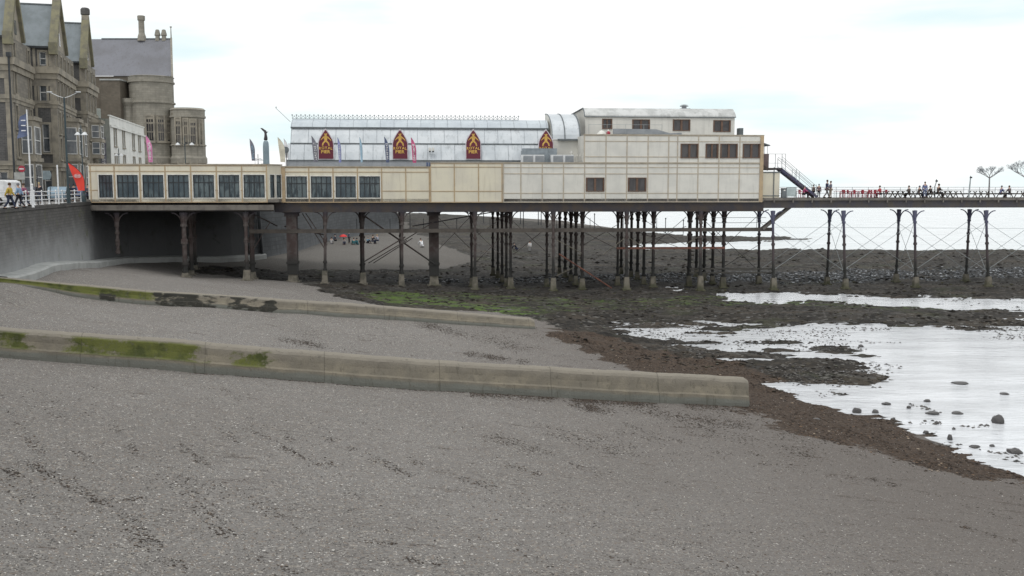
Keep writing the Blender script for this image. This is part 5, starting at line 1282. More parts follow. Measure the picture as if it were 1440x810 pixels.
# Old stone college: great roof, brown wall, two round towers
X0c, X1c = gy(128,108,200)[0], gy(242,108,200)[0]; off = (X0c, 200, PZ)
OC = thing('college_building', 'big stone building with huge purplish slate roof, chimneys and two round towers', 'building', off)
ze = CAMZ+kz(107)*200; zr_ = CAMZ+kz(55)*206
XR, XB = kx(239.5,60)*206, kx(238,100)*212.3
MB().prism([(X0c,200),(X1c,200),(XB,212),(X0c,212)], 'z', PZ, ze-.05).build('wall', M['brownbrick'], OC, off=off)
m = MB(); m.add([(X0c-8,199.7,ze),(X1c,199.7,ze),(XR,206,zr_),(X0c-8,206,zr_)], [(0,1,2,3)]); m.add([(X0c,212.3,ze),(XB,212.3,ze),(XR,206,zr_),(X0c,206,zr_)], [(3,2,1,0)])
rf = m.build('roof', M['slate_brown'], OC, off=off, fix=False)
m = MB(); G_ = [(X1c,199.5,PZ),(X1c,199.5,ze),(XR,206,zr_+.3),(XB,212.5,ze),(XB,212.5,PZ)]; m.add(G_+[(x+.4,y,z) for x,y,z in G_], [(4,3,2,1,0),(5,6,7,8,9)]+[(i,(i+1)%5,(i+1)%5+5,i+5) for i in range(5)]); m.tube((XR+.2,206,zr_),(XR+.2,206,zr_+2.4),.13,.08,6); m.tube((XR+.2,206,zr_+2.3),(XR+.2,206,zr_+2.5),.22,n=6); m.build('gable', M['tower'], OC, off=off)
MB().box(X0c,XR,205.85,206.15,zr_-.02,zr_+.18).build('ridge_tiles', M['seam'], rf, off=off)
x, _, _ = gy(199,40,206); cz = CAMZ+kz(22)*206
MB().lathe([(.95,zr_-.4),(.85,zr_+.5),(.62,zr_+1.2),(.60,cz-1),(.78,cz-.9),(.80,cz-.1),(.6,cz)], 8, (x,206)).build('chimney', M['tower'], rf, off=off)
for px in (221.5, 230.5):
    x, _, _ = gy(px,50,206); cz = CAMZ+kz(41.5)*206; MB().lathe([(.5,zr_-.4),(.45,zr_+.6),(.62,zr_+.7),(.6,zr_+.95),(.38,cz-.1),(.2,cz)], 8, (x,206)).build('chimney', M['tower'], rf, off=off)
# flat-topped brick block with coping left of the tower, recess
bx0, bx1 = gy(141,112,192)[0], gy(168,112,192)[0]; zt_ = CAMZ+kz(113)*192
b_ = MB().box(bx0, bx1, 192, 199.6, PZ, zt_).build('side_block', M['brownbrick'], OC, off=off); MB().box(bx0-.1, bx1+.15, 191.85, 199.6, zt_+.003, zt_+.28).build('coping', M['pale_conc'], b_, off=off)
x2 = gy(186,120,196)[0]; r_ = MB().box(bx1+.01, x2, 197, 199.6, PZ, CAMZ+kz(124)*197).build('recess_wall', M['buff'], OC, off=off)
xa_ = gy(174,130,194)[0]; MB().lathe([(1.2,PZ),(1.2,CAMZ+kz(150)*194),(1.75,CAMZ+kz(144)*194),(1.75,CAMZ+kz(139)*194),(1.3,CAMZ+kz(138.5)*194)], 12, (xa_+.6,194.5)).build('turret', M['tower'], OC, off=off)
def tower(pc, hw, Y, pyt, bands, nm, wins):
    cx, _, _ = gy(pc, 200, Y); r = hw/F*Y; z = lambda p: CAMZ+kz(p)*(Y-r)
    prof = [(r, PZ)]
    for p, dr in bands: prof.append((r+dr, z(p)))
    prof.append((r*.96, z(pyt)+.02)); prof.append((r*.92, z(pyt)-.5))
    t = MB().lathe(prof, 28, (cx, Y)).build(nm, M['tower'], OC, off=off)
    for pxw, w, y0, y1 in wins:
        dx = (pxw-pc)/hw; a = math.asin(max(-.98, min(.98, dx))); nx, ny = math.sin(a), -math.cos(a); Pc = Vector((cx+nx*r, Y+ny*r)); d = Vector((-ny, nx)); n = Vector((nx, ny))
        zb_, zt__ = z(y1), z(y0); g = MB(); f = MB()
        def q(m_, s0, s1, o0, o1, z0, z1):
            vs = [(*(Pc+d*s0+n*o0),z0),(*(Pc+d*s1+n*o0),z0),(*(Pc+d*s1+n*o1),z0),(*(Pc+d*s0+n*o1),z0)]; vs += [(x, y, z1) for x, y, _ in vs]; m_.add(vs, [(0,3,2,1),(4,5,6,7),(0,1,5,4),(1,2,6,5),(2,3,7,6),(3,0,4,7)])
        q(f, -w/2-.3, -w/2, -.3, .22, zb_-.3, zt__+.2); q(f, w/2, w/2+.3, -.3, .22, zb_-.3, zt__+.2); q(f, -w/2, w/2, -.3, .22, zt__-.05, zt__+.2); q(f, -w/2-.35, w/2+.35, -.3, .4, zb_-.65, zb_-.303)
        q(f, -w/2, w/2, -.2, .1, zt__-(zt__-zb_)*.34, zt__-(zt__-zb_)*.26); q(f, -w/2, w/2, -.2, .12, zb_+(zt__-zb_)*.30, zb_+(zt__-zb_)*.34)
        q(f, -w/6-.05, -w/6+.05, -.2, .13, zb_, zt__-.6); q(f, w/6-.05, w/6+.05, -.2, .13, zb_, zt__-.6); q(f, -w/2, w/2, -.2, .15, zt__-.62, zt__-.06)
        q(g, -w/2, w/2, -.2, .06, zb_-.3, zt__-.06)
        fo = f.build('window', M['buff'], t, off=off); fo.parent = t; g.build('pane', M['glass_dark'], fo, off=off) if False else g.build('pane', M['glass_dark'], t, off=off)
    return t
tower(215.5, 29.5, 197, 105, [(230,0),(229,.3),(222,.3),(219,.05),(201,.05),(199,.3),(197,.0),(144.5,0),(144,.28),(142,.28),(141.5,.0),(115,0),(114.5,.25),(112.5,.25),(112,.05),(106,.05),(105.8,.2)], 'round_tower', [(192,.01,170,171)] [:0] + [(222,1.2,163,196),(234.5,1.1,163,196),(241.5,.8,163,196),(224,1.2,224,240),(236,1.0,224,240)])
tower(265, 22.5, 196, 151, [(230,0),(229,.3),(222,.3),(219,.05),(205,.05),(204,.3),(202,0),(165,0),(164.5,.25),(162,.25),(161.5,.1),(154,.1),(153.5,.25)], 'round_tower', [(259,.95,166,200),(269,.55,167,200),(277.5,.9,168,200),(285,.5,168,200),(262,1,226,240),(277,.9,226,240)])

# white rendered house
O = Vector(gy(155,200,150)[:2]); E = Vector(gy(203,200,181)[:2]); d = (E-O); L = d.length; d.normalize(); ang = math.atan2(d.y, d.x); off = (0,0,PZ)
WH = thing('white_house', 'cream white rendered house with flat parapet before the round tower', 'house', (O.x, O.y, PZ), ang)
zt_ = CAMZ+kz(163)*150
ops = grid_ops(L, [4.0,11,20,26], 1.7, [(PZ+1,PZ+3.2),(13.2,15.8),(17.2,20.0)])
MB().wall((0,0),(1,0),(0,-1),L,PZ,zt_,ops,.25).build('front_wall', M['render_white'], WH, off=off)
MB().box(-.02,.3,.01,7,PZ,zt_-.4).box(.0,L,7,7.2,PZ,zt_-1).build('side_wall', M['render_grey'], WH, off=off)
m = MB(); m.box(-.2,L,-.3,-.003,zt_-1.6,zt_-1.3); m.box(-.1,L+.05,-.12,.2,zt_+.003,zt_+.18); m.box(-.05,.5,-.08,-.004,PZ,zt_-1.61); m.build('cornice', M['render_white'], WH, off=off)
for o in ops: hwin(WH, *o, 'x', off)
MB().add([(0,.3,zt_-.6),(L,.3,zt_-.6),(L,7,zt_+1.2),(0,7,zt_+1.2)],[(0,1,2,3)]).build('roof', pm('pale_slate', (.38,.42,.43), rough=.7), WH, off=off, fix=False)
for x in (1.5, 14): MB().box(x,x+.9,4,5.2,zt_,zt_+2.1).build('chimney', M['render_grey'], WH, off=off)
m = MB(); L_ = []; marks(L_, None, 0, 0, 9, .5, 12); m.box(-.06,-.021,.6,1.4,13.6,18.3)
sb_ = m.build('hanging_sign', M['greycloth'], WH, off=off); m = MB()
for x0, t0, x1, t1 in L_: m.box(-.09,-.061,1-x1*.9,1-x0*.9,13.8+t0*4.4,13.8+t1*4.4)
m.build('lettering', M['whitecloth'], sb_, off=off)

# ------------------------------------------------------------------ street things
def at_prom(px, Y): x, y, _ = gy(px, 268, Y); return (x, y, PZ)
def lamp(px, Y, pyt, label, arms, armlen, rad=.09):
    p = at_prom(px, Y); h = CAMZ+kz(pyt)*Y-PZ; s = thing('street_lamp', label, 'street lamp', p)
    MB().tube((0,0,0),(0,0,1.2),rad*1.6,n=8).tube((0,0,1.2),(0,0,h),rad,rad*.7,8).build('post', M['post_dark'], s)
    for sg in arms:
        m = MB(); pts = [(0,0,h-.05),(sg*armlen*.4,0,h+.1),(sg*armlen,0,h+.45)]
        for a, b in zip(pts, pts[1:]): m.tube(a, b, .03, n=6)
        a_ = m.build('arm', M['lamp'], s); MB().box(sg*armlen-.22, sg*armlen+.22, -.09, .09, h+.41, h+.51).build('lamp_head', M['lamp'], a_, bevel=.04)
lamp(96, 88, 137, 'tallest street lamp with two pale outstretched arms, left of the red flag', (-1, 1), 1.25, .10)
def lantern(px, Y, pyt, label, w):
    p = at_prom(px, Y); h = CAMZ+kz(pyt)*Y-PZ; s = thing('street_lamp', label, 'street lamp', p)
    MB().lathe([(.22,0),(.22,.6),(.12,.8),(.08,2.2),(.10,2.3),(.06,2.4),(.05,h-.2),(.02,h)], 10).build('post', M['post_dark'], s)
    for sg in (-1, 1):
        m = MB(); pp = None
        for k in range(7): a = k/6*PI; q = (sg*(w/2-w/2*math.cos(a)), 0, h-.9+.35*math.sin(a)); 
        pts = [(0,0,h-1.0),(sg*w*.5,0,h-.75),(sg*w,0,h-.75)]
        for a, b in zip(pts, pts[1:]): m.tube(a, b, .03, n=6)
        a_ = m.build('arm', M['post_dark'], s); MB().lathe([(.05,h-.72),(.16,h-.8),(.3,h-.98),(.3,h-1.02),(.1,h-1.03)], 10, (sg*w,0)).build('lamp_head', M['lamp'], a_)
lantern(117.5, 97, 175, 'twin headed lamp post standing directly behind the red flag', .32)
lantern(262, 121, 192, 'twin armed lamp post with white bowl lamps before the low round tower', .85)
lantern(169, 128, 208, 'short dark lamp post in front of the white house', .3)
lantern(364, 150, 216, 'pale lamp post between the lilac flag and the war memorial', .45)
s = thing('flagpole', 'tall white flagpole with small dark flag in front of the nearest house', 'flagpole', at_prom(44, 80)); h = CAMZ+kz(154)*80-PZ
MB().tube((0,0,0),(0,0,1.0),.14,.12,8).tube((0,0,1.0),(-.06,0,h),.065,.045,8).build('pole', M['rail_white'], s)
fl_ = MB(); n = 8
for k in range(n+1):
    for j in range(3): fl_.v.append((-.1-.28*j-.05*k*j*.3, .09*math.sin(k*1.1+j), h-.3-k*.22-j*.12))
fl_.f = [(k*3+j,k*3+j+1,(k+1)*3+j+1,(k+1)*3+j) for k in range(n) for j in range(2)]
fo = fl_.build('flag', M['navycloth'], s, fix=False, smooth=True); m = MB()
for k in range(3): m.box(-.5,-.14,-.13,-.125,h-.9-k*.4,h-.82-k*.4)
m.build('stripe', M['whitecloth'], fo)
s = thing('white_post', 'plain short white post between the grey sign and the tall lamp', 'post', at_prom(82, 84)); MB().tube((0,0,0),(0,0,CAMZ+kz(232)*84-PZ),.06,n=8).build('post', M['rail_white'], s)
s = thing('railing_pole', 'thicker white post standing taller than the railing', 'post', at_prom(45.6, 71.2)); MB().lathe([(.1,0),(.07,.2),(.055,1.55),(.08,1.6),(.02,1.7)], 8).build('post', M['rail_white'], s)
Y = 78; s = thing('road_sign', 'round red no entry sign above a pale blank board', 'sign', at_prom(32.5, Y))
zs_ = CAMZ+kz(237.5)*Y-PZ; MB().tube((0,0,0),(0,0,zs_+.2),.035,n=6).build('post', M['rail_grey'], s)
d_ = MB().tube((0,-.04,zs_),(0,-.07,zs_),.26,n=20).build('disc', M['red'], s); MB().box(-.17,.17,-.085,-.072,zs_-.045,zs_+.045).build('bar', M['whitecloth'], d_)
z1_, z0_ = CAMZ+kz(242.5)*Y-PZ, CAMZ+kz(252.5)*Y-PZ; MB().box(-.6,.22,-.05,-.02,z0_,z1_).build('board', pm('sign_back', (.42,.43,.41), rough=.6), s, loc=(0,-.03,0))
Y = 84; s = thing('information_board', 'blue grey square board with clipped corners on a dark post', 'sign', at_prom(67.5, Y))
z1_, z0_ = CAMZ+kz(240)*Y-PZ, CAMZ+kz(252.5)*Y-PZ; MB().prism([(-.35,z0_),(.25,z0_),(.37,(z0_+z1_)/2),(.25,z1_),(-.35,z1_)],'y',-.06,-.02).build('board', pm('board_blue', (.22,.27,.29), rough=.6), s)
for x in (-.3, .2): MB().tube((x,0,0),(x,0,z1_),.03,n=6).build('post', M['dark_metal'], s)
s = thing('dark_post', 'slim dark post between the flagpole and the blue grey board', 'post', at_prom(53, 82)); MB().tube((0,0,0),(0,0,CAMZ+kz(235)*82-PZ),.045,n=8).build('post', M['dark_metal'], s); MB().tube((0,0,1.9),(0,0,2.1),.075,n=8).build('collar', M['dark_metal'], s)
# big red feather flag at the pier root
fx, fy, _ = gy(97.5, 267, 95)
def bigflag():
    Yd = 95; s = thing('feather_flag', 'large red feather flag at the left end of the pavilion', 'flag', (fx, fy, PZ), 0)
    zt_ = CAMZ+kz(228.5)*Yd-PZ; k_ = Yd/F; n = 14; bn = MB(); zb_ = CAMZ+kz(268)*Yd-PZ
    def lx(t): return (12.5*(1-t)**1.1)*k_*1.0
    def rx(t): return (21.5-21.5*max(0,(t-.30)/.70)**2.1)*k_ if t > .3 else 21.5*k_
    for k in range(n+1):
        t = k/n; l_, r__ = min(lx(t), rx(t)-.01), rx(t)
        for j in range(5): f = j/4; bn.v.append((l_+(r__-l_)*f, .06*math.sin(t*6+f*2.5)*(1-f), zb_+(zt_-zb_)*t))
    bn.f = [(k*5+j,k*5+j+1,(k+1)*5+j+1,(k+1)*5+j) for k in range(n) for j in range(4)]
    o = bn.build('banner', M['redflag'], s, fix=False, smooth=True)
    p_ = MB(); pts = [(21.5*k_+.02,0,0)]+[(rx(t/10)+.02,0,zb_+(zt_-zb_)*t/10) for t in range(11)]
    for a, b in zip(pts, pts[1:]): p_.tube(a, b, .025, n=5)
    p_.build('pole', M['dark_metal'], s)
    m = MB(); cz = zb_+(zt_-zb_)*.52; cx_ = (lx(.5)+rx(.5))/2
    ring = [(cx_+.32*math.cos(a), -.09, cz+.17*math.sin(a)) for a in [2*PI*i/16 for i in range(16)]]
    for i in range(16): m.tube(ring[i], ring[(i+1) % 16], .02, n=4)
    for i in range(4): m.box(cx_-.2+i*.11, cx_-.14+i*.11, -.1, -.09, cz-.08, cz+.08)
    m.build('lettering', M['whitecloth'], o)
bigflag()
# war memorial with winged figure
Y = 165; p = at_prom(375.5, Y); zt_ = CAMZ+kz(198)*Y-PZ; k_ = Y/F
s = thing('war_memorial', 'tapered blue-grey stone memorial topped by a winged bronze figure', 'memorial', p)
MB().lathe([(1.5,0),(1.5,1.0),(1.1,1.3),(.62,2.4),(.55,3.6),(.5,zt_-.9),(.44,zt_-.3),(.3,zt_)], 12).build('column', M['memorial'], s)
MB().box(-.75,-.55,-.4,.2,3.2,5.2).build('relief', M['bronze'], s)
v_ = [(0,0,.95),(-.02,0,1.25),(.05,0,1.5),(.05,0,1.66),(-.05,.02,1.78),(-.1,0,.5),(-.16,0,.05),(.12,0,.5),(.05,0,.05),(.22,0,1.4),(.42,0,1.55),(-.18,0,1.5),(-.40,.05,1.9),(-.62,.05,2.1)]
fg = skin_mesh(v_, [(0,1),(1,2),(2,3),(3,4),(0,5),(5,6),(0,7),(7,8),(2,9),(9,10),(2,11),(11,12),(12,13)], [.24,.18,.2,.08,.11,.26,.3,.22,.3,.07,.04,.1,.1,.05], 'figure')
fg.materials.append(M['bronze']); fo = bpy.data.objects.new('figure', fg); COL.objects.link(fo); fo.parent = s; fo.location = (0,0,zt_-.05); 
MB().prism([(-.1,1.3),(-.55,1.75),(-.9,2.15),(-.5,2.1),(.05,1.7)], 'y', .1, .15).build('wing', M['bronze'], fo)

# cars
def car(name, label, loc, rot, paint, van=False):
    s = thing(name, label, 'van' if van else 'car', loc, rot)
    if van: prof = [(-2.3,.35),(-2.35,1.0),(-2.25,1.85),(-1.9,2.0),(.7,2.0),(1.05,1.85),(1.75,1.15),(2.3,.98),(2.42,.6),(2.38,.35)]; gl = [(.15,1.22),(.15,1.80),(.95,1.78),(1.55,1.22)]
    else: prof = [(-2.1,.35),(-2.15,.85),(-1.95,1.0),(-1.45,1.42),(-.3,1.48),(.45,1.40),(1.15,.98),(1.95,.82),(2.1,.6),(2.05,.35)]; gl = [(-1.55,1.0),(-1.3,1.34),(-.25,1.40),(.4,1.34),(.95,1.0)]
    m = MB().prism(prof, 'y', -.85, .85); m.build('body', paint, s, bevel=.07)
    g = MB().prism(gl, 'y', -.875, -.855).prism(gl, 'y', .855, .875); g.build('side_window', M['carglass'], s)
    w = MB(); (a, b) = ((1.06,1.80),(1.72,1.19)) if van else ((.5,1.36),(1.12,1.0)); w.add([(a[0]+.05,-.7,a[1]),(a[0]+.05,.7,a[1]),(b[0]+.05,.76,b[1]),(b[0]+.05,-.76,b[1])],[(0,1,2,3)]); w.build('windscreen', M['carglass'], s)
    for x in (-1.4, 1.4):
        for y in (-.82, .82):
            t = MB().tube((x,y-.1,.33),(x,y+.1,.33),.33,n=16).build('wheel', M['rubber'], s); MB().tube((x,y-.115,.33),(x,y+.115,.33),.19,n=12).build('rim', M['rail_grey'], t)
    for y in (-.65, .65): MB().box(2.2 if van else 1.98, 2.43 if van else 2.12, y-.14, y+.14, .62, .78).build('headlight', M['lamp'], s)
    if van: MB().box(-1.8,.4,-.6,.6,2.02,2.08).tube((-1.5,-.6,2.15),(.2,-.6,2.15),.03,n=5).build('roof_rack', M['dark_metal'], s)
def cpos(px, Y): x, y, _ = gy(px, 268, Y); return (x, y, PZ)
car('parked_van', 'white van with roof rack parked at the left edge behind the railing', cpos(-17, 79), PI*.97, M['carwhite'], True)
car('parked_car', 'grey blue car parked behind the railing left of the tall lamp', cpos(83, 100), PI*.60, M['carblue'])
car('parked_car', 'dark car parked in front of the nearest stone house', cpos(44, 104), PI*.58, M['cardark'])
car('parked_car', 'dark blue car parked beyond the red feather flag', cpos(118, 118), PI*.56, M['navycloth'])

# ------------------------------------------------------------------ stones, boulders, weed
def blob(m, x, y, z, a, b, c, r, rot, seg=1):
    ico = ICO[seg]; cr, sr = math.cos(rot), math.sin(rot)
    vs = []
    for p in ico[0]:
        k = 1 + r.uniform(-.2, .2); X, Y_ = p[0]*a*k, p[1]*b*k; vs.append((x+X*cr-Y_*sr, y+X*sr+Y_*cr, z+p[2]*c*k))
    m.add(vs, ico[1])
def mkico(n):
    bm = bmesh.new(); bmesh.ops.create_icosphere(bm, subdivisions=n, radius=1); v = [tuple(p.co) for p in bm.verts]; f = [tuple(q.index for q in p.verts) for p in bm.faces]; bm.free(); return v, f
ICO = {1: mkico(1), 2: mkico(2)}
OCT = (np.array([(1,0,0),(0,1,0),(-1,0,0),(0,-1,0),(0,0,1),(0,0,-.4)], float), np.array([(0,1,4),(1,2,4),(2,3,4),(3,0,4),(1,0,5),(2,1,5),(3,2,5),(0,3,5)]))
def scatter(name, label, X, Y, size, flat, mat, tones=None, elong=1.5, angle=None, zoff=0, zfix=None):
    n = len(X); Zs = height(X, Y) if zfix is None else np.maximum(height(X, Y), zfix); V = np.repeat(OCT[0][None], n, 0)*(1+rng.uniform(-.28, .28, (n, 6, 1)))
    V[:,:,0] *= (size*rng.uniform(1, elong, n))[:,None]; V[:,:,1] *= size[:,None]; V[:,:,2] *= (size*flat)[:,None]
    a = rng.uniform(0, PI, n) if angle is None else rng.normal(angle, .35, n); c, s_ = np.cos(a)[:,None], np.sin(a)[:,None]
    x, y = V[:,:,0]*c-V[:,:,1]*s_, V[:,:,0]*s_+V[:,:,1]*c
    P = np.stack([x+X[:,None], y+Y[:,None], V[:,:,2]+Zs[:,None]+zoff], -1).reshape(-1, 3)
    Fc = (OCT[1][None]+np.arange(n)[:,None,None]*6).reshape(-1, 3)
    me = bpy.data.meshes.new(name); me.vertices.add(len(P)); me.vertices.foreach_set('co', P.ravel()); me.loops.add(Fc.size); me.loops.foreach_set('vertex_index', Fc.ravel().astype(np.int32))
    me.polygons.add(len(Fc)); me.polygons.foreach_set('loop_start', np.arange(len(Fc))*3); me.polygons.foreach_set('loop_total', np.full(len(Fc), 3)); me.update(); me.validate()
    tn = np.repeat(rng.uniform(0, 1, n), 6); setattr_f(me, 'tone', tn); me.materials.append(mat)
    o = bpy.data.objects.new(name, me); COL.objects.link(o); return tag(o, label, kind='stuff', cat=None)
def tonemat(name, stops, rough=.85):
    t = NT(name); a = t.n('ShaderNodeAttribute', attribute_name='tone'); cr = t.n('ShaderNodeValToRGB'); t.l(a.outputs['Fac'], cr.inputs[0])
    el = cr.color_ramp.elements; el[0].position = stops[0][0]; el[0].color = (*stops[0][1], 1); el[1].position = stops[-1][0]; el[1].color = (*stops[-1][1], 1)
    for p, c in stops[1:-1]: e_ = el.new(p); e_.color = (*c, 1)
    return t.out(cr.outputs[0], rough, .15)
def sample(n, poly=None, px=(0,1440), py=(560,830), z=2.5, xr=None):
    a = rng.uniform(*px, n); b = rng.uniform(*py, n)
    Y = (z-CAMZ)/np.array([kz(q) for q in b]); X = np.array([kx(p, q) for p, q in zip(a, b)])*Y
    for _ in range(3): zz = base_h(X, Y); Y = (zz-CAMZ)/np.array([kz(q) for q in b]); X = np.array([kx(p, q) for p, q in zip(a, b)])*Y
    return X, Y
X, Y = sample(70000, px=(-150,1600), py=(505,840)); mk = masks(X, Y); k = (mk[0] < .3)
scatter('shingle', 'loose grey pebbles strewn over the foreground beach', X[k], Y[k], rng.uniform(.006, .021, k.sum())*(.7+.012*Y[k]), .6, tonemat('pebbles', [(0,(.045,.042,.04)),(.35,(.13,.122,.115)),(.6,(.2,.175,.15)),(.8,(.27,.255,.235)),(.96,(.38,.36,.33)),(1,(.75,.72,.68))]))
# wrack fragments
def wrack(n, px, py, thr, dens=1.0):
    X, Y = sample(n, px=px, py=py)
    c, s_ = math.cos(math.radians(56)), math.sin(math.radians(56)); u_, v_ = X*c-Y*s_, X*s_+Y*c
    f = fbm(u_*.25, v_*1.3, 1.0, 4, 51)+fbm(X, Y, .12, 2, 61)*.5; k = f > thr; return X[k], Y[k]
def along(n, a, b, off, spread):
    t = rng.uniform(0, 1, n); (x0,y0),(x1,y1) = G1; lo, hi = a, b; tt = lo+(hi-lo)*t; k = fbm(tt*40, tt*0, 1.0, 4, 88) > -.08
    return (x0+(x1-x0)*tt+rng.normal(0, .05, n))[k], (y0+(y1-y0)*tt-off-np.abs(rng.normal(0, spread, n)))[k]
parts_ = [along(2600, .22, .98, .70, .10), along(3600, .62, .99, .72, .75), wrack(24000, (0,1440), (500,760), .24), wrack(9000, (0,1440), (740,835), .27), wrack(9000, (700,1250), (560,640), .06), wrack(6000, (380,900), (440,520), .10)]
def streak(pts, n, spread, seed):
    a = np.array(pts, float); seg = np.r_[0, np.cumsum(np.hypot(*np.diff(a, axis=0).T))]; q = rng.uniform(0, seg[-1], n*3)
    q = q[fbm(q*.06, q*0+seed, 1.0, 4, 17) > rng.normal(.03, .10, len(q))][:int(n*.8)]; spread = spread*.7
    px = np.interp(q, seg, a[:,0])+rng.normal(0, spread*2.2, len(q)); py = np.interp(q, seg, a[:,1])+rng.normal(0, spread, len(q)); Y = 8/np.array([-kz(b) for b in py]); 
    for _ in range(4): X = np.array([kx(c, b) for c, b in zip(px, py)])*Y; Y = (base_h(X, Y)-CAMZ)/np.array([kz(b) for b in py])
    return X, Y
for i, (pts, n, sp_) in enumerate([([(15,588),(60,640)],150,3),([(95,628),(135,655)],60,3),([(160,598),(195,640)],140,3),([(235,605),(290,655)],220,3.5),([(300,590),(340,625)],70,3),([(310,545),(335,560)],80,2.5),([(350,600),(425,640)],200,3),([(395,605),(470,655)],130,3),
    ([(455,610),(520,640),(592,676)],330,3),([(400,630),(450,655)],160,3),([(560,640),(640,668),(700,690)],230,4),([(600,590),(700,615),(780,640),(850,668)],520,5),([(690,645),(760,665)],160,3),([(790,600),(900,630),(960,640)],260,6),
    ([(0,660),(35,672)],140,3),([(45,655),(90,680),(150,712)],420,4),([(150,705),(205,700)],80,2),([(515,765),(560,768)],70,2),([(565,788),(620,800)],70,2),([(740,553),(820,562),(905,566)],3200,5),([(800,568),(870,580)],1100,4),([(900,575),(1000,592),(1090,600)],1700,6),
    ([(940,590),(1050,620),(1150,640)],900,7),([(1000,632),(1100,655),(1250,680)],260,5),([(1180,660),(1265,682)],160,2),([(1360,740),(1440,762)],200,2),([(1080,600),(1150,625)],260,6),
    ([(395,478),(470,488)],900,3.5),([(430,468),(560,480)],160,4),([(0,485),(60,478)],60,3),([(590,455),(650,470)],800,3.5),([(620,462),(760,490)],1200,5),([(655,495),(740,508)],1300,3),([(690,478),(760,500)],260,4),([(780,468),(900,505)],1900,7),([(700,463),(800,480)],260,5),([(240,450),(330,458)],80,3),
    ([(860,505),(1000,535),(1080,560)],300,4),([(200,660),(420,720)],160,12),([(700,700),(1100,760)],200,18),([(100,560),(400,600)],140,10)]):
    parts_.append(streak(pts, n, sp_, i*3.7))
X = np.concatenate([p[0] for p in parts_]); Y = np.concatenate([p[1] for p in parts_]); mk = masks(X, Y)[0]; k = mk < .4; X, Y = X[k], Y[k]
scatter('wrack', 'dark scraps of dry seaweed lying in streaks on the shingle', X, Y, (.008+.026*rng.uniform(0, 1, len(X))**2)*(.7+.012*Y), .3, tonemat('wrack_dark', [(0,(.04,.034,.03)),(.7,(.085,.066,.054)),(1,(.14,.105,.08))]), 2.8, angle=math.radians(-30), zoff=.008)
X, Y = sample(42000, px=(740,1460), py=(445,720), z=.2); k = masks(X, Y)[1]*(.75+fbm(X, Y, .9, 4, 99)*1.8) > rng.uniform(.22, 1.1, len(X)); X, Y = X[k], Y[k]
scatter('seaweed_band', 'band of red-brown seaweed along the edge of the pool', X, Y, rng.uniform(.025, .085, len(X)), .4, tonemat('wrack_brown', [(0,(.022,.018,.016)),(.5,(.05,.038,.030)),(.88,(.085,.062,.046)),(.975,(.18,.12,.08)),(1,(.42,.35,.27))]), 2.4)
X, Y = sample(30000, px=(-50,1600), py=(352,560), z=.1); k = (masks(X, Y)[0] > .6)&(height(X, Y) > POOL-.12)&(fbm(X, Y, .35, 3, 71) > -.08); X, Y = X[k], Y[k]
scatter('reef_rocks', 'dark weed-covered rocks of the low tide reef', X, Y, (.04+.22*rng.uniform(0, 1, len(X))**3)*np.clip(Y/90, .45, 1.5), .4, tonemat('reef_rock', [(0,(.018,.016,.015)),(.5,(.036,.032,.027)),(.85,(.055,.048,.038)),(.97,(.07,.068,.042)),(1,(.14,.14,.13))], .8), 1.9)
X, Y = sample(26000, px=(540,1700), py=(362,406), z=.1); k = masks(X, Y)[2] > rng.uniform(.3, 1.1, len(X)); X, Y = X[k], Y[k]
scatter('cobbles', 'strip of pale grey cobbles between the pier legs', X, Y, rng.uniform(.09, .24, len(X)), .5, tonemat('cobble', [(0,(.03,.03,.03)),(.5,(.08,.085,.09)),(.85,(.20,.21,.225)),(1,(.5,.52,.54))], .6), 1.6)
X, Y = sample(14000, px=(860,1440), py=(455,660), z=-.3); hh_ = base_h(X, Y); k = (hh_ < .0)&(hh_ > -.70)&(masks(X, Y)[1] < .6)&(fbm(X*.6, Y*1.4, .3, 4, 77) >  -.02+.26*sstep(-.4, -.8, hh_)); X, Y = X[k], Y[k]
o = scatter('pool_stones', 'small dark stones breaking the surface of the pool', X, Y, rng.uniform(.03, .13, len(X))**1.0, .6, tonemat('pool_stone', [(0,(.05,.048,.046)),(1,(.15,.14,.13))], .5), 1.8, zoff=.0, zfix=POOL-.01)
bl = [(1404,588,17,15,'large round dark boulder standing alone near the right edge of the pool'),(1427,633,20,8,'flat dark slab of rock at the water edge bottom right'),(1336,614,7,10,'small upright pointed stone in the pool left of the large boulder'),
      (1205,576,13,9,'grey mottled rock at the near shore of the pool'),(1148,590,16,6,'pale grey flat stone in the brown seaweed band'),(1312,580,17,5,'flat rock with a low point in mid pool'),(1231,578,10,5,'small low rock right of the grey mottled rock'),
      (1256,589,7,6,'tiny rock close to the seaweed edge of the pool'),(1317,594,6,5,'tiny round stone above the upright pointed stone'),(1278,572,6,5,'tiny stone in the pool behind the near shore'),(1246,567,12,4,'low pair of stones joined behind the near shore'),(1304,563,9,4,'small flat stone in open water above the flat rock'),
      (1346,580,15,4,'long low rock just right of the flat rock'),(1302,607,8,5,'small stone beside the near shore in the pool'),(1370,627,14,4,'thin dark stones awash left of the flat slab'),(1395,626,7,4,'tiny stone left of the flat slab'),(1341,602,5,4,'speck-sized stone near the pointed stone'),
      (988,497,4,9,'short upright stump of stone standing in the narrow pool'),(970,495,6,10,'rounded dark lump standing in the narrow pool behind the groyne'),(1211,486,7,4,'small rock at the far side of the pool'),(1350,538,22,3,'long flat sliver of rock in the open pool'),(1412,553,12,3,'thin dark sliver near the right of the pool')]
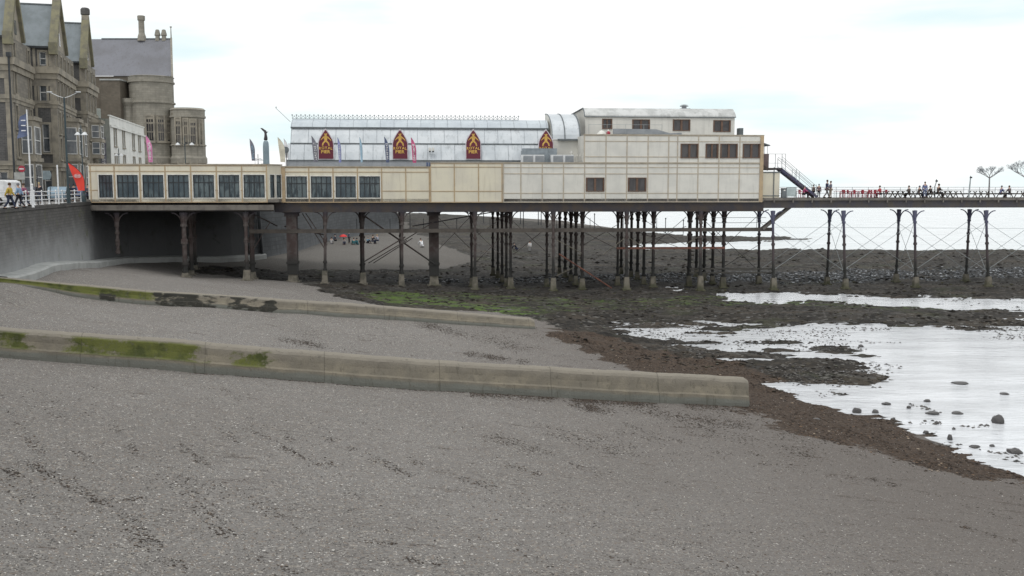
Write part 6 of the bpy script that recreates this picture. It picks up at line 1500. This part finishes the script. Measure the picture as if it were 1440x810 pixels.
for i, (px, py, w, h, lb) in enumerate(bl):
    on_land = 'seaweed band' in lb; z0 = hz(*gz(px, py, -.1)) if on_land else POOL; x, y = gz(px, py+h*.45, z0); sc_ = y/F; r = random.Random(i+40)
    m = MB(); a, c = w*sc_/2*1.05, h*sc_*.62
    v, f = ICO[2]; vs = []
    for p in v:
        k = 1+.34*noise.noise(Vector(p)*1.3+Vector((i*3.1,0,0)))+.16*noise.noise(Vector(p)*4+Vector((0,i,0))); vs.append((p[0]*a*k, p[1]*a*.85*k, p[2]*c*k+c*.35))
    m.add(vs, f); o = m.build('boulder', M['rock'], loc=(x, y, z0), rot=r.uniform(-.25,.25), smooth=False); tag(o, lb, 'rock', 'rocks in the tidal pool')
    if i == 0: pass

# ------------------------------------------------------------------ light, sky, camera
w = bpy.data.worlds.new('World'); scene.world = w; w.use_nodes = True; nt = w.node_tree; nt.nodes.clear()
SUN_EL, SUN_AZ = math.radians(63), math.radians(205)       # sun behind the viewer and a little left
out = nt.nodes.new('ShaderNodeOutputWorld'); sky = nt.nodes.new('ShaderNodeTexSky'); sky.sky_type = 'NISHITA'; sky.sun_disc = False; sky.sun_elevation = SUN_EL; sky.sun_rotation = SUN_AZ
b1 = nt.nodes.new('ShaderNodeBackground'); b1.inputs[1].default_value = .1; nt.links.new(sky.outputs[0], b1.inputs[0])
tc = nt.nodes.new('ShaderNodeTexCoord'); mp = nt.nodes.new('ShaderNodeMapping'); mp.inputs['Scale'].default_value = (1.6, 1.6, 9); mp.inputs['Location'].default_value = (.35, 0, .3); nt.links.new(tc.outputs['Generated'], mp.inputs[0])
nz = nt.nodes.new('ShaderNodeTexNoise'); nz.inputs['Scale'].default_value = 2.0; nz.inputs['Detail'].default_value = 5; nz.inputs['Roughness'].default_value = .5; nt.links.new(mp.outputs[0], nz.inputs['Vector'])
mr_ = nt.nodes.new('ShaderNodeMapRange'); mr_.interpolation_type = 'SMOOTHSTEP'; mr_.inputs[1].default_value = .50; mr_.inputs[2].default_value = .72; nt.links.new(nz.outputs['Fac'], mr_.inputs[0])
mc_ = nt.nodes.new('ShaderNodeMix'); mc_.data_type = 'RGBA'; nt.links.new(mr_.outputs[0], mc_.inputs[0]); mc_.inputs[6].default_value = (1.1,1.1,1.1,1); mc_.inputs[7].default_value = (.83,.99,1.01,1)
b2 = nt.nodes.new('ShaderNodeBackground'); b2.inputs[1].default_value = 1.0; nt.links.new(mc_.outputs[2], b2.inputs[0])
mx = nt.nodes.new('ShaderNodeMixShader'); mx.inputs[0].default_value = .96; nt.links.new(b1.outputs[0], mx.inputs[1]); nt.links.new(b2.outputs[0], mx.inputs[2]); nt.links.new(mx.outputs[0], out.inputs[0])
sl = bpy.data.lights.new('sun', 'SUN'); sl.energy = .9; sl.angle = math.radians(14); sl.color = (1, .97, .93); so = bpy.data.objects.new('sun', sl); COL.objects.link(so)
dv = Vector((math.sin(SUN_AZ)*math.cos(SUN_EL), math.cos(SUN_AZ)*math.cos(SUN_EL), math.sin(SUN_EL))); so.rotation_euler = dv.to_track_quat('Z', 'Y').to_euler(); so.location = dv*60
cam = bpy.data.cameras.new('camera'); cam.sensor_width = 36; cam.lens = 36*F/1440; cam.clip_start = .1; cam.clip_end = 20000
co = bpy.data.objects.new('camera', cam); COL.objects.link(co); co.location = (0, 0, CAMZ); co.rotation_euler = (PI/2-TH, 0, 0); scene.camera = co
scene.view_settings.view_transform = 'Standard'; scene.view_settings.look = 'None'; scene.view_settings.exposure = 0
